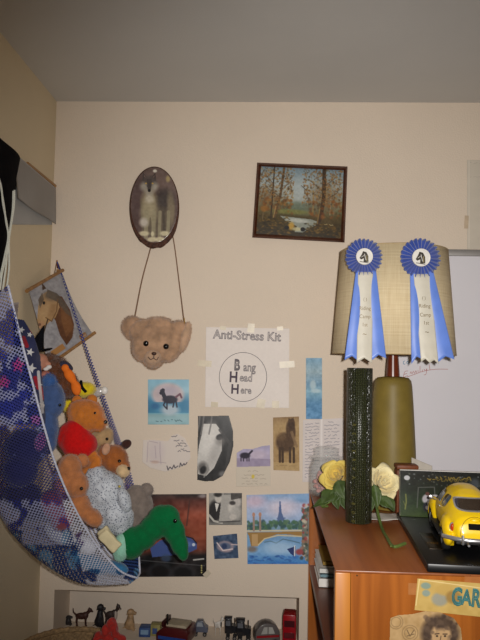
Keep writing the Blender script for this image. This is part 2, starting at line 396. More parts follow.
cv.ell(165, 199, 9, 10, (72, 64, 62), -10, .85, .7); cv.ell(171, 208, 3.6, 16, (146, 132, 108), -4, .8, .7); cv.ell(149, 202, 7.5, 13, (158, 144, 116), 0, .9, .6); cv.ell(149, 213, 8, 11, (172, 160, 130), 0, .85, .7)
for x, w in ((146.5, 4), (154, 4), (160, 3.2), (168.5, 3.4)): cv.line([(x, 212), (x - .6, 237)], w, (160, 150, 122), .8)
cv.line([(163.5, 212), (164.5, 236)], 2.4, (88, 78, 68), .8); cv.line([(150.3, 218), (150, 237)], 1.4, (104, 94, 78), .7)
cv.poly([(142.5, 182), (143, 172.5), (147, 177.5), (151, 177.5), (155.5, 172.5), (156, 182)], (66, 58, 58)); cv.ell(149.3, 183, 7.6, 7.5, (92, 82, 78), 0, 1, .35); cv.poly([(144, 177), (144, 174.5), (146, 178)], (120, 100, 92)); cv.poly([(154.6, 177), (154.6, 174.5), (152.6, 178)], (120, 100, 92))
cv.ell(144, 187, 3.4, 4.2, (172, 164, 150), -25, .9, 1.1); cv.ell(154.6, 187, 3.4, 4.2, (172, 164, 150), 25, .9, 1.1); cv.ell(149.3, 192, 4.4, 4.4, (162, 152, 136), 0, .9, .6); cv.poly([(146.6, 179), (152, 179), (151, 190), (147.6, 190)], (74, 66, 64), .85); cv.ell(149.3, 190.6, 1.5, 1.5, (20, 18, 20)); cv.ell(149.5, 199, 4.5, 4, (208, 198, 178), 0, .8, .8)
cv.ell(146, 183.4, .9, .7, (196, 160, 70)); cv.ell(152.6, 183.4, .9, .7, (196, 160, 70))
cv.ell(143.8, 222.5, 4.2, 4.4, (204, 194, 180), -30, .95, .8); cv.ell(155, 171, 2, 1.5, (230, 224, 206), 0, .9, .6); cv.ell(168, 179, 2, 3, (190, 170, 116), 0, .8, .8)
for x, y, a, b in ((144, 233.5, 5, 2.4), (152, 239.5, 5, 2.4), (160, 239.5, 5, 2.6), (164.5, 233.5, 4.4, 2.5), (152.5, 234, 1.6, 2.6)): cv.ell(x, y, a, b, (220, 208, 172), 0, .9, .6)
cv.nz(7, 2, 5)
canvas('wolf_photo', cv, cmat('varnished print', .3, .5, coat=.15), pl, Y=-.0247, mask=np.hypot((cv.X - 154.3) / 23.7, (cv.Y - 205) / 37.8) <= 1)
bp = thing('bear_purse', 'fuzzy tan bear-face purse hanging on a long cord below the wolf plaque', 'purse', P(155, 370, 0))
BF = mat('tan mohair', (178, 142, 112), .95, .28, 45, .5, 400, sheen=.5, spec=.1); YP = -.035
bm = bmesh.new()
for a in ((155, 342, 21, 22, 15, 0), (160, 337, 23, 17, 13, 10), (146, 347, 15, 16, 13, 0), (172, 342, 13, 22, 10, 22), (153, 358, 10, 11, 15, 0), (179, 330, 10, 10, 8, 15), (142, 332, 14, 13, 10, 0), (160, 325, 16, 8, 10, 6)):
    pe(bm, a[0], a[1], YP, a[2], a[3], a[4], a[5])
mkf('head', fuse(bm, .0032, 5, 9000, .006, .0005, .002), BF, bp)
bm = bmesh.new(); pe(bm, 133, 328, YP + .002, 11.5, 12.5, 6, -25); mkf('ear', fuse(bm, .0028, 4, 2200, .006, .0005, .001, 3), BF, bp)
bm = bmesh.new(); pe(bm, 185, 337, YP - .012, 4.6, 16, 5, 14); mkf('ear', fuse(bm, .0028, 4, 2200, .006, .0005, .001, 4), mat('pale tan mohair', (194, 160, 130), .95, .2, 45, .5, 400, sheen=.5, spec=.1), bp)
bm = bmesh.new(); pe(bm, 153, 357, YP - .034, 8, 7.5, 5); mkf('muzzle', fuse(bm, .0026, 4, 1800, .004, .0005, .001, 5), mat('pale tan mohair', (194, 160, 130), .95), bp)
for x, y in ((146, 343.5), (166, 346.5)):
    bm = bmesh.new(); pe(bm, x, y, YP - .042, 2.9, 2.9, 2.2); mk('eye', bm, EYE, bp)
bm = bmesh.new(); pe(bm, 154, 353.6, YP - .052, 2.6, 1.7, 1.8); mk('nose', bm, mat('brown stitched nose', (66, 40, 30), .5), bp)
bm = bmesh.new()
for st in ([(154, 355), (153.6, 358)], [(153.6, 358), (150.5, 359.5), (148, 356.8)], [(153.6, 358), (156.5, 360), (158.5, 357)]): tube(bm, [P(x, y, YP - .0515) for x, y in st], .0012, 6, 4)
mk('mouth', bm, mat('brown stitched nose', (66, 40, 30), .5), bp)
bm = bmesh.new()
tube(bm, [P(135, 316, YP), P(142, 280, -.016), P(151, 246, -.0028), P(155, 225, -.0026)], .0019, 6, 6)
tube(bm, [P(184, 321, YP - .008), P(179.5, 285, -.016), P(173.5, 240, -.0028), P(168, 222, -.0026)], .0019, 6, 6)
mk('cord', bm, mat('twisted brown cord', (128, 98, 76), .8, .3, 500), bp)
bm = bmesh.new(); tube(bm, [P(184.2, 318, YP - .008), P(184.5, 324, YP - .012)], .0016, 6); mk('clasp', bm, mat('gold clasp', (206, 160, 40), .3, metal=.7), bp)

# ---- forest painting
fp = thing('framed_painting', 'small framed autumn forest and pond painting, dark brown wooden frame', 'painting', P(300, 240, 0))
FO = [(257.2, 162.5), (347.6, 166.5), (344.6, 242.5), (252.3, 237.5)]
def inset(q, k): 
    c = np.mean(np.array(q), 0); return [tuple(np.array(p) + np.sign(c - np.array(p)) * k) for p in q]
FRM = wood('dark mahogany frame', (58, 26, 14), (86, 42, 22), .35, 'X', 12, .4)
o0, o1, o2 = FO, inset(FO, 1.7), inset(FO, 3.9)
for i in range(4):
    j = (i + 1) % 4; bm = bmesh.new()
    prof = [(o0, -.002), (o0, -.016), (o1, -.022), (o2, -.014), (o2, -.004)]
    rings(bm, [[P(*q[i], y) for q, y in prof], [P(*q[j], y) for q, y in prof]]); mk('frame_rail', bm, FRM, fp, smooth=False)
cv = Cv(256, 166, 344, 239, (150, 160, 150), 2.6)
cv.grad([(166, (120, 140, 150)), (185, (168, 178, 176)), (200, (150, 154, 138)), (212, (98, 104, 70)), (218, (78, 64, 30)), (239, (44, 34, 14))])
cv.ell(303, 196, 16, 14, (176, 184, 184), 0, .7, 1.2); cv.ell(300, 208, 20, 6, (92, 104, 84), 0, .7, .8); cv.ell(290, 213, 20, 2.5, (128, 124, 60), 0, .7, .6); cv.ell(325, 200, 16, 20, (112, 90, 60), 0, .6, 1); cv.ell(265, 203, 12, 14, (112, 84, 52), 0, .6, 1)
cv.poly([(280, 218), (312, 220), (322, 223), (312, 229), (304, 234), (296, 234), (298, 228), (286, 223)], (150, 156, 146), .9); cv.ell(298, 222, 12, 2, (188, 190, 180), 3, .8, .7)
for pts, w, c in (([(271, 166), (270.5, 222)], 1.4, (52, 38, 26)), ([(281, 168), (279, 195), (274, 220)], 2.6, (92, 66, 38)), ([(323, 168), (324, 195), (322, 215), (319, 226)], 4, (58, 40, 24)), ([(263, 195), (262, 222)], 1, (110, 92, 62)), ([(313, 190), (313.5, 213)], 1.3, (150, 120, 70)), ([(331, 188), (331, 214)], 1.2, (150, 130, 100)), ([(335, 188), (335, 214)], 1, (130, 110, 86)), ([(300, 185), (306, 190), (309, 205)], .7, (80, 60, 40))): cv.line(pts, w, c, .9)
for p in (((271, 185), (263, 176)), ((271, 180), (278, 172)), ((280, 190), (290, 180)), ((279, 198), (266, 190)), ((323, 190), (310, 180)), ((323, 185), (334, 176)), ((323, 198), (312, 192)), ((324, 200), (336, 192))): cv.line(p, .6, (66, 46, 30), .8)
cv.dabs(520, (256, 167, 292, 204), [(138, 92, 44), (112, 76, 38), (154, 110, 58), (92, 72, 44), (70, 56, 36), (160, 122, 60)], .8, 11, .5); cv.dabs(560, (301, 167, 344, 206), [(138, 90, 44), (116, 72, 34), (154, 106, 54), (92, 74, 44), (70, 56, 36), (160, 122, 60)], .8, 12, .5)
cv.dabs(70, (262, 196, 292, 215), [(120, 70, 30), (150, 100, 40), (80, 60, 30)], 1.4, 13, .5); cv.dabs(60, (310, 200, 343, 218), [(110, 60, 26), (140, 84, 34), (80, 56, 30)], 1.4, 14, .5)
cv.dabs(130, (256, 219, 292, 239), [(70, 54, 18), (98, 74, 24), (44, 34, 14), (124, 92, 34)], 1.5, 15, .6, .5); cv.dabs(130, (306, 224, 344, 239), [(66, 50, 18), (104, 76, 26), (40, 32, 14), (120, 90, 34)], 1.5, 16, .6, .5)
cv.line([(275, 208), (273, 220)], 1.2, (196, 164, 102), .55); cv.line([(320.5, 208), (318.5, 224)], 1.2, (170, 136, 76), .55); cv.ell(292, 228, 3, 4, (196, 154, 66), 0, .9, .7); cv.ell(298, 231, 5, 2, (206, 196, 150), 0, .8, .7)
cv.ell(287.5, 230, 2.4, 2, (20, 16, 14)); cv.ell(304, 231, 2.4, 2.2, (20, 16, 14)); cv.ell(263, 211, 4, 3, (150, 98, 36), 0, .8, .7); cv.scrib(326, 224.5, 10, .6, (220, 200, 150), 3)
cv.nz(8, 1.6, 9)
canvas('picture', cv, GLOSS, fp, Y=-.008, corners=inset(FO, 3.2))

# ------------------------------------------------------------------ papers stuck to the wall
def paper(name, label, cat, cv, corners=None, mask=None, gain=1.0, m=PRINT, curl=None, Y=-.0022, part='print'):
    x0, y0, x1, y1 = cv.b; t = thing(name, label, cat, P((x0 + x1) / 2, y1, 0))
    canvas(part, cv, m, t, Y=Y, corners=corners, mask=mask, gain=gain, curl=curl); return t
# stress kit sign
cv = Cv(205, 326, 290, 408, (232, 222, 214)); cv.nz(3, 20, 1); cv.nz(2, 2, 2)
sk = paper('joke_sign', 'white square joke sign with a drawn circle and outlined lettering taped to the wall', 'sign', cv, [(206, 327), (289.5, 328.5), (289, 408), (205, 407)])
INK = mat('dark pencil ink', (96, 90, 96), .6)
s0 = S(0); r_, u_ = rotdir(1.5)
text('lettering', [('Anti-Stress Kit', P(247, 336, -.0031), 11.3 * s0, 12.5 * s0, r_, u_), ('ang', P(249.5, 367.5, -.0031), 9 * s0, 12 * s0, r_, u_), ('ead', P(246, 378, -.0031), 9 * s0, 11 * s0, r_, u_), ('ere', P(246, 390.5, -.0031), 8 * s0, 10 * s0, r_, u_), ('B', P(237, 365.5, -.0031), 11 * s0, 16 * s0, r_, u_)], mat('grey pencil', (142, 136, 140), .6), sk, .028)
for q_ in ((233.5, 377.5, 12, 14.5), (235, 389.5, 11.5, 13)):
    text('filled_letter', [('H', P(q_[0], q_[1], -.0031), q_[2] * s0, q_[3] * s0, r_, u_)], mat('purple ink', (88, 66, 92), .6), sk)
text('lettering', [('B', P(237, 365.5, -.0030), 9.5 * s0, 14.6 * s0, r_, u_), ('H', P(233.5, 377.5, -.0033), 12 * s0, 14.5 * s0, r_, u_), ('H', P(235, 389.5, -.0033), 11.5 * s0, 13 * s0, r_, u_)], INK, sk, .03)
bm = bmesh.new(); tube(bm, [P(243 + 23.7 * math.cos(a * PI / 32), 377 + 24.5 * math.sin(a * PI / 32), -.0028) for a in range(65)], .0008, 5); mk('drawn_circle', bm, INK, sk)
for a in ((223, 328, 6, 4, 8), (251, 328, 7, 9, 4), (280, 328.5, 6, 4, -4), (204.5, 363.5, 14, 6, 2), (287, 364.5, 15, 6.5, -5), (214.5, 404.5, 7, 5, 4), (261, 403.5, 8, 9, 10), (275.5, 404.5, 7, 7, 2)):
    tape(*a, sk, c=(206, 192, 164))
# horse postcard
cv = Cv(148, 379.5, 189, 424.5, (120, 180, 205), 3)
cv.grad([(379, (140, 192, 214)), (392, (150, 190, 206)), (402, (60, 130, 170)), (409, (52, 122, 162)), (413, (120, 180, 200)), (415, (150, 186, 192)), (425, (150, 190, 198))])
cv.ell(168, 395, 16, 12, (206, 188, 188), 0, .95, .25); cv.ell(168, 391, 10, 5, (180, 172, 190), 0, .6, .9); cv.poly([(148, 402), (189, 402), (189, 413), (148, 413)], (64, 134, 172), .8); cv.nz(10, 5, 3); cv.ell(170, 410, 9, 5, (196, 206, 214), 0, .9, .7); cv.ell(155, 406, 4, 3, (44, 100, 150), 0, .7, .8)
hc = (40, 40, 58); cv.ell(170, 399.5, 7.5, 4, hc, 0, 1, .3); cv.line([(165, 398), (162, 391)], 4, hc); cv.poly([(159, 393), (162.5, 388), (165, 389), (164.5, 393), (160.5, 395)], hc)
for p in ([(165, 402), (163.5, 405), (166, 408)], [(167, 402), (167, 409)], [(174, 402), (173, 407)], [(176, 401), (177, 407)]): cv.line(p, 1.4, hc)
cv.line([(176, 397), (180, 394), (181.5, 397.5)], 2, (110, 70, 86)); cv.scrib(156, 420.5, 26, 1.1, (70, 100, 110), 5, .7)
paper('postcard', 'small blue postcard of a dark horse galloping through surf', 'postcard', cv, m=GLOSS)
# autographed drawing
cv = Cv(140, 430, 192, 474, (216, 202, 186), 3); cv.nz(3, 12, 3)
shp = [(143, 440), (150, 439.5), (168, 441), (172, 435), (178, 433.5), (185, 438), (190, 448), (191, 458), (186, 465), (176, 469), (165, 472), (150, 468), (142, 462)]
cv.poly(shp, (222, 210, 200), 1); cv.ell(156, 452, 8, 12, (206, 192, 196), 0, .5, .8)
for p in ([(160, 442), (160, 452), (161, 464)], [(148, 442), (147, 462)], [(149, 441), (158, 443)], [(150, 461), (166, 463)], [(155, 446), (156, 458)]): cv.line(p, .6, (168, 150, 160), .7)
cv.ell(155, 462, 4, 1.5, (196, 160, 140), 0, .5, .8)
for i, (x, y, w) in enumerate(((171, 436, 6), (174, 440.5, 9), (178, 443.5, 8), (176, 446, 11), (181, 448.5, 6), (178, 451, 13))): cv.scrib(x, y, w, .9, (70, 66, 76), 20 + i, .6)
cv.line([(167, 466), (168, 470), (170, 467), (172, 469), (174, 465), (175, 468), (178, 466)], .8, (50, 46, 60)); cv.line([(179, 470), (180.5, 463), (182, 466), (184, 463.5), (185, 465.5), (187, 462.5), (186, 468)], .8, (50, 46, 60))
paper('autograph_sheet', 'pale cut-out paper with faint drawing and a scrawled signature', 'paper', cv, mask=cv.inside(shp))
# white horse head
cv = Cv(196, 415, 235, 482, (34, 33, 34), 3); cv.nz(16, 4, 4, 9)
cv.poly([(203, 424), (216, 424), (222, 432), (222, 450), (214, 468), (206, 476), (198, 474), (197, 462), (199, 446), (202, 434)], (206, 202, 196)); cv.ell(209, 440, 8, 16, (224, 220, 214), 12, .8, .8); cv.ell(215, 452, 5, 14, (168, 164, 160), 22, .6, .9)
cv.ell(220, 437, 4, 3, (30, 28, 30), -20, 1, .4); cv.ell(221, 441, 5, 4, (120, 116, 112), 0, .6, 1); cv.ell(203, 468, 5, 6, (96, 92, 90), 0, .9, .7); cv.ell(203, 470, 2.8, 4, (24, 22, 24), 20, 1, .5); cv.line([(206, 465), (209, 470), (204, 477)], 1.2, (150, 146, 142))
for x in (200, 204, 212): cv.line([(x, 415), (x - 1, 424), (x - 3, 434)], 1.6, (120, 116, 114), .8)
cv.line([(220, 430), (230, 444), (226, 470)], 3, (60, 58, 58), .8); cv.ell(223, 474, 4, 3, (150, 148, 146), 0, .7, .9); cv.nz(6, 1.6, 8)
paper('horse_photo', 'black and white close-up photo of a white horse head cut with a curved right edge', 'photo', cv, mask=cv.inside([(198, 416), (229, 415.5), (233, 430), (233.5, 446), (230, 462), (223, 476), (214, 481), (205, 481.5), (197, 480)]), m=GLOSS)
# grazing horse card
cv = Cv(235, 444, 271, 487, (208, 194, 176), 3); cv.nz(3, 9, 2)
top = [(237, 452), (243, 449), (252, 449), (262, 446), (270, 445), (271, 466), (250, 466.5), (237, 468)]
cv.poly(top, (176, 168, 196)); cv.ell(258, 455, 10, 5, (206, 190, 206), 0, .8, .9); cv.poly([(237, 458), (271, 459), (271, 466), (237, 467)], (156, 142, 166), .8); cv.nz(8, 3, 5)
cv.ell(245, 455.5, 5, 3, (46, 40, 56), 0, 1, .4); cv.line([(249, 454), (252, 451)], 2, (46, 40, 56)); 
for x in (241, 243.5, 247, 249): cv.line([(x, 456), (x, 461)], 1, (50, 44, 58))
cv.poly([(236, 467), (270.5, 467), (271, 486), (236, 486.5)], (214, 202, 184), .9)
for i, (x, y, w) in enumerate(((248, 471, 10), (244, 475, 20), (242, 478.5, 24), (246, 481, 14), (242, 484, 25))): cv.scrib(x, y, w, .6, (168, 154, 138), 40 + i, .5)
cv.ell(253, 476.5, 1.5, 2, (214, 190, 80), 0, 1, .5)
paper('torn_card', 'torn lilac card of a small dark horse above pale printed lines', 'card', cv, mask=cv.inside([(236, 453), (243, 449), (252, 449), (262, 446), (270, 445), (271, 486), (236, 487)]))
# sepia horse
cv = Cv(272, 416, 300, 471, (176, 146, 102), 3); cv.grad([(416, (150, 120, 82)), (425, (176, 146, 100)), (462, (170, 138, 92)), (463, (188, 158, 110)), (471, (184, 154, 108))]); cv.nz(8, 4, 6)
hc = (84, 60, 38); cv.ell(285, 442, 10, 10, hc, 0, 1, .3); cv.ell(291, 430, 5, 10, hc, -8, 1, .3); cv.ell(292, 424, 3.5, 6, (70, 48, 30), 0, 1, .4); cv.poly([(288, 421), (289, 416.5), (291, 419), (294, 416.5), (295.5, 422)], hc)
for x in (279, 282, 290, 294): cv.line([(x, 448), (x, 462)], 2.6, (70, 50, 32))
cv.line([(292, 432), (297, 446)], 3, (140, 112, 80), .8); cv.ell(281, 436, 5, 4, (120, 92, 60), 0, .6, .9); cv.nz(8, 1.5, 7); cv.scrib(275, 466, 20, .4, (130, 104, 70), 8, .4)
paper('sepia_photo', 'brown sepia photo of a standing horse with torn bottom edge', 'photo', cv, [(273, 417.5), (299, 416.5), (299.5, 471), (273.5, 470)])
# sea strip
cv = Cv(306, 358, 322, 419, (140, 172, 190), 3); cv.grad([(358, (130, 170, 196)), (372, (156, 180, 190)), (384, (120, 158, 184)), (392, (134, 176, 196)), (404, (90, 140, 180)), (419, (96, 146, 188))]); cv.nz(14, 3, 3); cv.nz(10, 1.4, 4); cv.ell(313, 385, 3, 5, (186, 206, 212), 0, .8, .6); cv.ell(316, 391, 5, 2, (196, 214, 218), 0, .7, .7)
paper('bookmark', 'narrow blue seascape bookmark strip stuck vertically left of the black tube', 'bookmark', cv)
# letter
cv = Cv(302, 418, 344, 482, (218, 208, 204), 3); cv.line([(321, 418), (321, 482)], 2, (238, 230, 226), .9); cv.nz(3, 8, 3)
for i in range(18): cv.scrib(304.5, 422.5 + i * 3.2, 14, .7, (112, 108, 124), 60 + i, .5, .75, -.04)
for i in range(13): cv.scrib(324 + (4 if i == 0 else 0), 421.5 + i * 3.4, 15 if i else 5, .7, (112, 108, 124), 90 + i, .5, .75, -.03)
paper('handwritten_letter', 'creased handwritten letter on white paper behind the glass jar', 'letter', cv, [(303, 420), (344, 418), (344, 482), (302.5, 482)])
# black and white couple
cv = Cv(209, 493, 242, 525, (120, 118, 114), 3); cv.nz(10, 6, 3); cv.poly([(209, 493), (224, 493), (222, 508), (209, 512)], (150, 146, 140)); cv.ell(215, 511, 7, 11, (40, 38, 40), 10, 1, .4); cv.ell(218.5, 498.5, 3.6, 4.6, (190, 184, 176), 0, 1, .4); cv.ell(218, 494.5, 4, 2.5, (44, 42, 42), 0, 1, .5); cv.poly([(215, 503), (219, 504), (216.5, 512)], (214, 210, 204))
cv.poly([(222, 495), (231, 495), (236, 512), (232, 521), (219, 522), (220, 512)], (168, 164, 158)); cv.ell(232, 508, 4, 5, (198, 192, 184), 0, 1, .5); cv.ell(237, 502, 4, 5, (180, 174, 168), 0, 1, .5); cv.ell(236, 513, 5, 7, (174, 170, 164), 0, .9, .6); cv.ell(233, 517, 3.5, 3, (190, 184, 176), 0, 1, .5); cv.ell(232.5, 503, 3, 2, (50, 46, 46), 0, .9, .6); cv.poly([(231, 493), (242, 493), (242, 498), (231, 500)], (60, 56, 54), .8)
cv.line([(209, 515), (214, 521), (222, 523)], 2, (184, 180, 172)); cv.line([(219, 522), (240, 521)], 1, (60, 58, 58)); cv.nz(6, 1.5, 8)
paper('couple_photo', 'small black and white photo of a man in dark suit beside a bride', 'photo', cv, gain=1.2, m=GLOSS, part='photo_print')
# blue print
cv = Cv(212, 533, 239, 559, (56, 74, 100), 3); cv.nz(24, 4, 3); cv.nz(14, 2, 4); cv.ell(225, 546, 9, 6, (176, 150, 150), 10, .9, .4); cv.ell(225, 545.5, 7, 4.2, (84, 96, 120), 10, 1, .5); cv.ell(224, 545.5, 3, 3, (40, 56, 90), 0, 1, .5); cv.line([(216, 541), (222, 550), (233, 549)], 1.2, (206, 190, 190)); cv.line([(232, 544), (239, 545)], 1, (190, 170, 170))
paper('blue_print', 'small square dark blue print with a pale loop under the couple photo', 'print', cv, [(213, 536), (237, 533.5), (238.5, 558), (214.5, 559)], gain=1.3)
# Paris painting
cv = Cv(246, 494, 309, 564, (150, 170, 200), 2.6); cv.grad([(494, (130, 160, 196)), (505, (168, 176, 202)), (520, (150, 172, 204)), (526, (110, 140, 160)), (540, (110, 150, 190)), (552, (120, 164, 206)), (564, (56, 118, 184))])
cv.ell(254, 500, 10, 6, (206, 176, 188), 0, .7, 1); cv.ell(282, 508, 14, 8, (214, 200, 210), 0, .7, 1); cv.ell(303, 499, 8, 4, (110, 150, 190), 0, .7, 1); cv.nz(8, 4, 3); cv.nz(6, 1.6, 5)
tb = (84, 104, 146); cv.poly([(279.2, 501), (280.4, 501), (281.5, 512), (286, 524.5), (276, 524.5), (278.5, 512)], tb); cv.ell(281, 523.5, 2.4, 3, (150, 166, 196), 0, 1, .4); cv.line([(277, 518), (285, 518)], 1, tb)
cv.dabs(120, (246, 521, 303, 529), [(60, 92, 82), (70, 104, 74), (50, 78, 84), (88, 116, 90)], 1.6, 4, .8)
cv.line([(246, 530.5), (303, 530.5)], 1.6, (196, 186, 160)); cv.poly([(246, 532), (304, 531.5), (304, 537), (290, 534.5), (277, 534), (263, 539), (256, 546), (250, 546), (248, 536)], (150, 116, 66)); cv.line([(257, 545), (264, 538.5), (278, 535.2), (302, 536.5)], 1.1, (206, 190, 150))
cv.poly([(251, 534), (257, 534), (257, 546), (251, 546)], (180, 146, 100)); cv.line([(264, 542), (270, 541), (276, 543), (283, 539), (292, 541), (300, 543)], 1, (80, 110, 130)); cv.ell(280, 548, 16, 6, (170, 196, 220), 0, .7, .9)
for x in (253, 259.5): cv.line([(x, 530), (x, 516)], 2, (150, 124, 112)); cv.ell(x, 514, 1.5, 2.2, (176, 130, 110))
cv.poly([(303, 510), (309, 507), (309, 560), (304, 556), (302, 545)], (110, 112, 104)); cv.dabs(60, (302, 505, 309, 560), [(150, 110, 90), (70, 90, 80), (190, 180, 160), (150, 60, 60), (60, 70, 60)], 1.5, 8, .8)
cv.poly([(287, 549), (296, 546), (296, 557), (291, 554)], (40, 56, 106)); cv.line([(295, 546), (295, 557)], 1.2, (220, 220, 220)); cv.ell(300, 552, 4, 3, (150, 60, 60), 0, .9, .6); cv.ell(251, 549, 5, 3, (120, 90, 66), 0, .7, .8); cv.dabs(60, (246, 556, 300, 564), [(48, 100, 176), (70, 130, 196), (40, 84, 150)], 2, 9, .6, .4); cv.scrib(257, 560, 9, .8, (30, 60, 110), 5)
paper('city_painting', 'colourful river painting with an arched bridge and an iron tower', 'painting', cv, [(246.5, 495), (309, 493.5), (308, 564), (247.5, 564)], gain=1.25)
# dark car poster
cv = Cv(120, 493, 207, 577, (60, 40, 36), 2.4); cv.grad([(493, (52, 44, 44)), (500, (96, 52, 44)), (515, (136, 66, 48)), (535, (140, 70, 48)), (550, (110, 58, 44)), (556, (30, 28, 30)), (577, (20, 20, 22))])
cv.nz(22, 10, 3, tint=(1, .7, .6)); cv.nz(10, 3, 4); cv.line([(190, 500), (187, 525)], 1.5, (70, 44, 40), .7); cv.ell(135, 500, 25, 10, (40, 34, 34), 0, .7, 1)
cv.poly([(150, 548), (160, 540), (176, 536), (190, 537), (197, 543), (197, 549), (186, 554), (152, 557)], (64, 84, 140)); cv.ell(184, 544, 9, 3, (100, 122, 176), 0, .8, .7); cv.line([(178, 534), (193, 538), (197, 543)], 1.2, (26, 28, 40)); cv.ell(194, 544.5, 1.6, 1.6, (196, 206, 220)); cv.ell(166, 558, 5, 4, (60, 80, 110), 0, .7, .6)
cv.ell(160, 572, 12, 9, (48, 50, 54), 0, .7, .4); cv.ell(160, 572, 9, 6.5, (18, 18, 20), 0, 1, .4); cv.ell(183, 574, 12, 9, (44, 46, 50), 0, .7, .4); cv.ell(183, 574, 9, 6.5, (18, 18, 20), 0, 1, .4); cv.line([(140, 560), (205, 566)], .8, (90, 90, 92), .8); cv.line([(194, 560), (204, 559)], 1.5, (170, 168, 164)); cv.ell(203, 495, 4, 2, (170, 160, 160), 0, .7, .9)
for i in range(4): cv.ell(202, 566 + i * 2.3, .8, .8, (180, 170, 110))
pt = paper('car_poster', 'large dark poster of a blue car against red rock behind the green dinosaur', 'poster', cv, [(120, 494.5), (206.5, 494), (206.5, 576.5), (121, 577)], gain=1.2, m=GLOSS)
tape(207, 574, 7, 5, -45, pt, c=(200, 188, 166))

# ------------------------------------------------------------------ table lamp with burlap shade
LY = -.2; lpx = 393; LC = P(lpx, 360, LY); LX = LC.x; sl = S(LY)
lamp = thing('table_lamp', 'table lamp with mustard ceramic base and beige burlap drum shade', 'lamp', (LX, LY, ZT))
def lz(py): return P(lpx, py, LY).z
GL = mat('mustard green glaze', (124, 106, 48), .48, .10, 26, .05, 60, coat=.0, spec=.35)
bm = bmesh.new(); zt_ = lz(376.5)
lathe(bm, (LX, LY, 0), [(.02, ZT + .001), (22 * sl, ZT + .001), (22.8 * sl, ZT + .006), (22.7 * sl, lz(470)), (22.2 * sl, lz(450)), (21 * sl, lz(425)), (19.6 * sl, lz(400)), (18.6 * sl, lz(386)), (17.6 * sl, lz(380.5)), (15 * sl, lz(377.6)), (8 * sl, zt_), (.004, zt_)], 56)
mk('base', bm, GL, lamp, angle=60)
bm = bmesh.new(); lathe(bm, (LX, LY, 0), [(6.6 * sl, zt_ + .0005), (6.3 * sl, lz(370)), (5.3 * sl, lz(357)), (5.2 * sl, lz(340)), (.003, lz(340) + .001)], 28)
mk('neck', bm, wood('dark red wood neck', (82, 32, 14), (112, 48, 22), .3, 'Z', 16), lamp)
bm = bmesh.new(); lathe(bm, (LX, LY, 0), [(.014, lz(340) + .002), (.017, lz(336)), (.017, lz(318)), (.012, lz(316))], 20); mk('socket', bm, mat('brass socket', (150, 112, 50), .3, metal=.8), lamp)
bm = bmesh.new(); lathe(bm, (LX, LY, 0), [(.012, lz(316) + .001), (.016, lz(310)), (.029, lz(294)), (.029, lz(286)), (.02, lz(278)), (.004, lz(275))], 24); mk('light_bulb', bm, mat('frosted bulb glass', (230, 226, 214), .4), lamp)
zb, zt2 = lz(354.5), lz(252); rb, rt = 59.6 * sl, 52 * sl
m = bpy.data.materials.new('burlap weave'); m.use_nodes = True; N = m.node_tree.nodes; Lk = m.node_tree.links; b = N['Principled BSDF']
uv = N.new('ShaderNodeUVMap'); sp = []
for ax, sc in (((260, 9, 1)), 1), (((7, 200, 1)), 2):
    mp = N.new('ShaderNodeMapping'); mp.inputs['Scale'].default_value = ax; Lk.new(uv.outputs[0], mp.inputs[0])
    nz = N.new('ShaderNodeTexNoise'); nz.inputs['Scale'].default_value = 1.0; nz.inputs['Detail'].default_value = 3; Lk.new(mp.outputs[0], nz.inputs['Vector']); sp.append(nz)
ad = N.new('ShaderNodeMath'); ad.operation = 'ADD'; Lk.new(sp[0].outputs['Fac'], ad.inputs[0]); Lk.new(sp[1].outputs['Fac'], ad.inputs[1])
hf = N.new('ShaderNodeMath'); hf.operation = 'MULTIPLY'; hf.inputs[1].default_value = .5; Lk.new(ad.outputs[0], hf.inputs[0])
rp = N.new('ShaderNodeValToRGB'); rp.color_ramp.elements[0].position = .34; rp.color_ramp.elements[1].position = .66
rp.color_ramp.elements[0].color = lc((206, 184, 144)); rp.color_ramp.elements[1].color = lc((228, 210, 172)); Lk.new(hf.outputs[0], rp.inputs[0]); Lk.new(rp.outputs[0], b.inputs['Base Color'])
bp_ = N.new('ShaderNodeBump'); bp_.inputs['Strength'].default_value = .5; bp_.inputs['Distance'].default_value = .002; Lk.new(hf.outputs[0], bp_.inputs['Height']); Lk.new(bp_.outputs[0], b.inputs['Normal']); b.inputs['Roughness'].default_value = .9
bm = bmesh.new(); lay = bm.loops.layers.uv.new('UVMap'); n = 96; R0 = [bm.verts.new((LX + rb * math.cos(2 * PI * i / n), LY + rb * math.sin(2 * PI * i / n), zb)) for i in range(n)]; R1 = [bm.verts.new((LX + rt * math.cos(2 * PI * i / n), LY + rt * math.sin(2 * PI * i / n), zt2)) for i in range(n)]
for i in range(n):
    f = bm.faces.new((R0[i], R0[(i + 1) % n], R1[(i + 1) % n], R1[i])); f.smooth = True
    for l, q in zip(f.loops, ((i / n, 0), ((i + 1) / n, 0), ((i + 1) / n, .35), (i / n, .35))): l[lay].uv = q
thicken(mkf('lamp_shade', bm, m, lamp), .0015, 0)
for z, r in ((zb, rb), (zt2, rt)):
    bm = bmesh.new(); tube(bm, [(LX + r * math.cos(2 * PI * i / 64), LY + r * math.sin(2 * PI * i / 64), z) for i in range(65)], .0013, 6); mk('shade_trim', bm, mat('tan shade trim', (176, 150, 108), .8), lamp)
bm = bmesh.new()
for k in range(3):
    a = 2 * PI * k / 3 + .4; tube(bm, [(LX, LY, lz(262)), (LX + rt * math.cos(a), LY + rt * math.sin(a), zt2 - .004)], .0014, 6)
tube(bm, [(LX - .012, LY, lz(325)), (LX - .04, LY, lz(300)), (LX - .02, LY, lz(266)), (LX, LY, lz(262)), (LX + .02, LY, lz(266)), (LX + .04, LY, lz(300)), (LX + .012, LY, lz(325))], .0014, 6, 6)
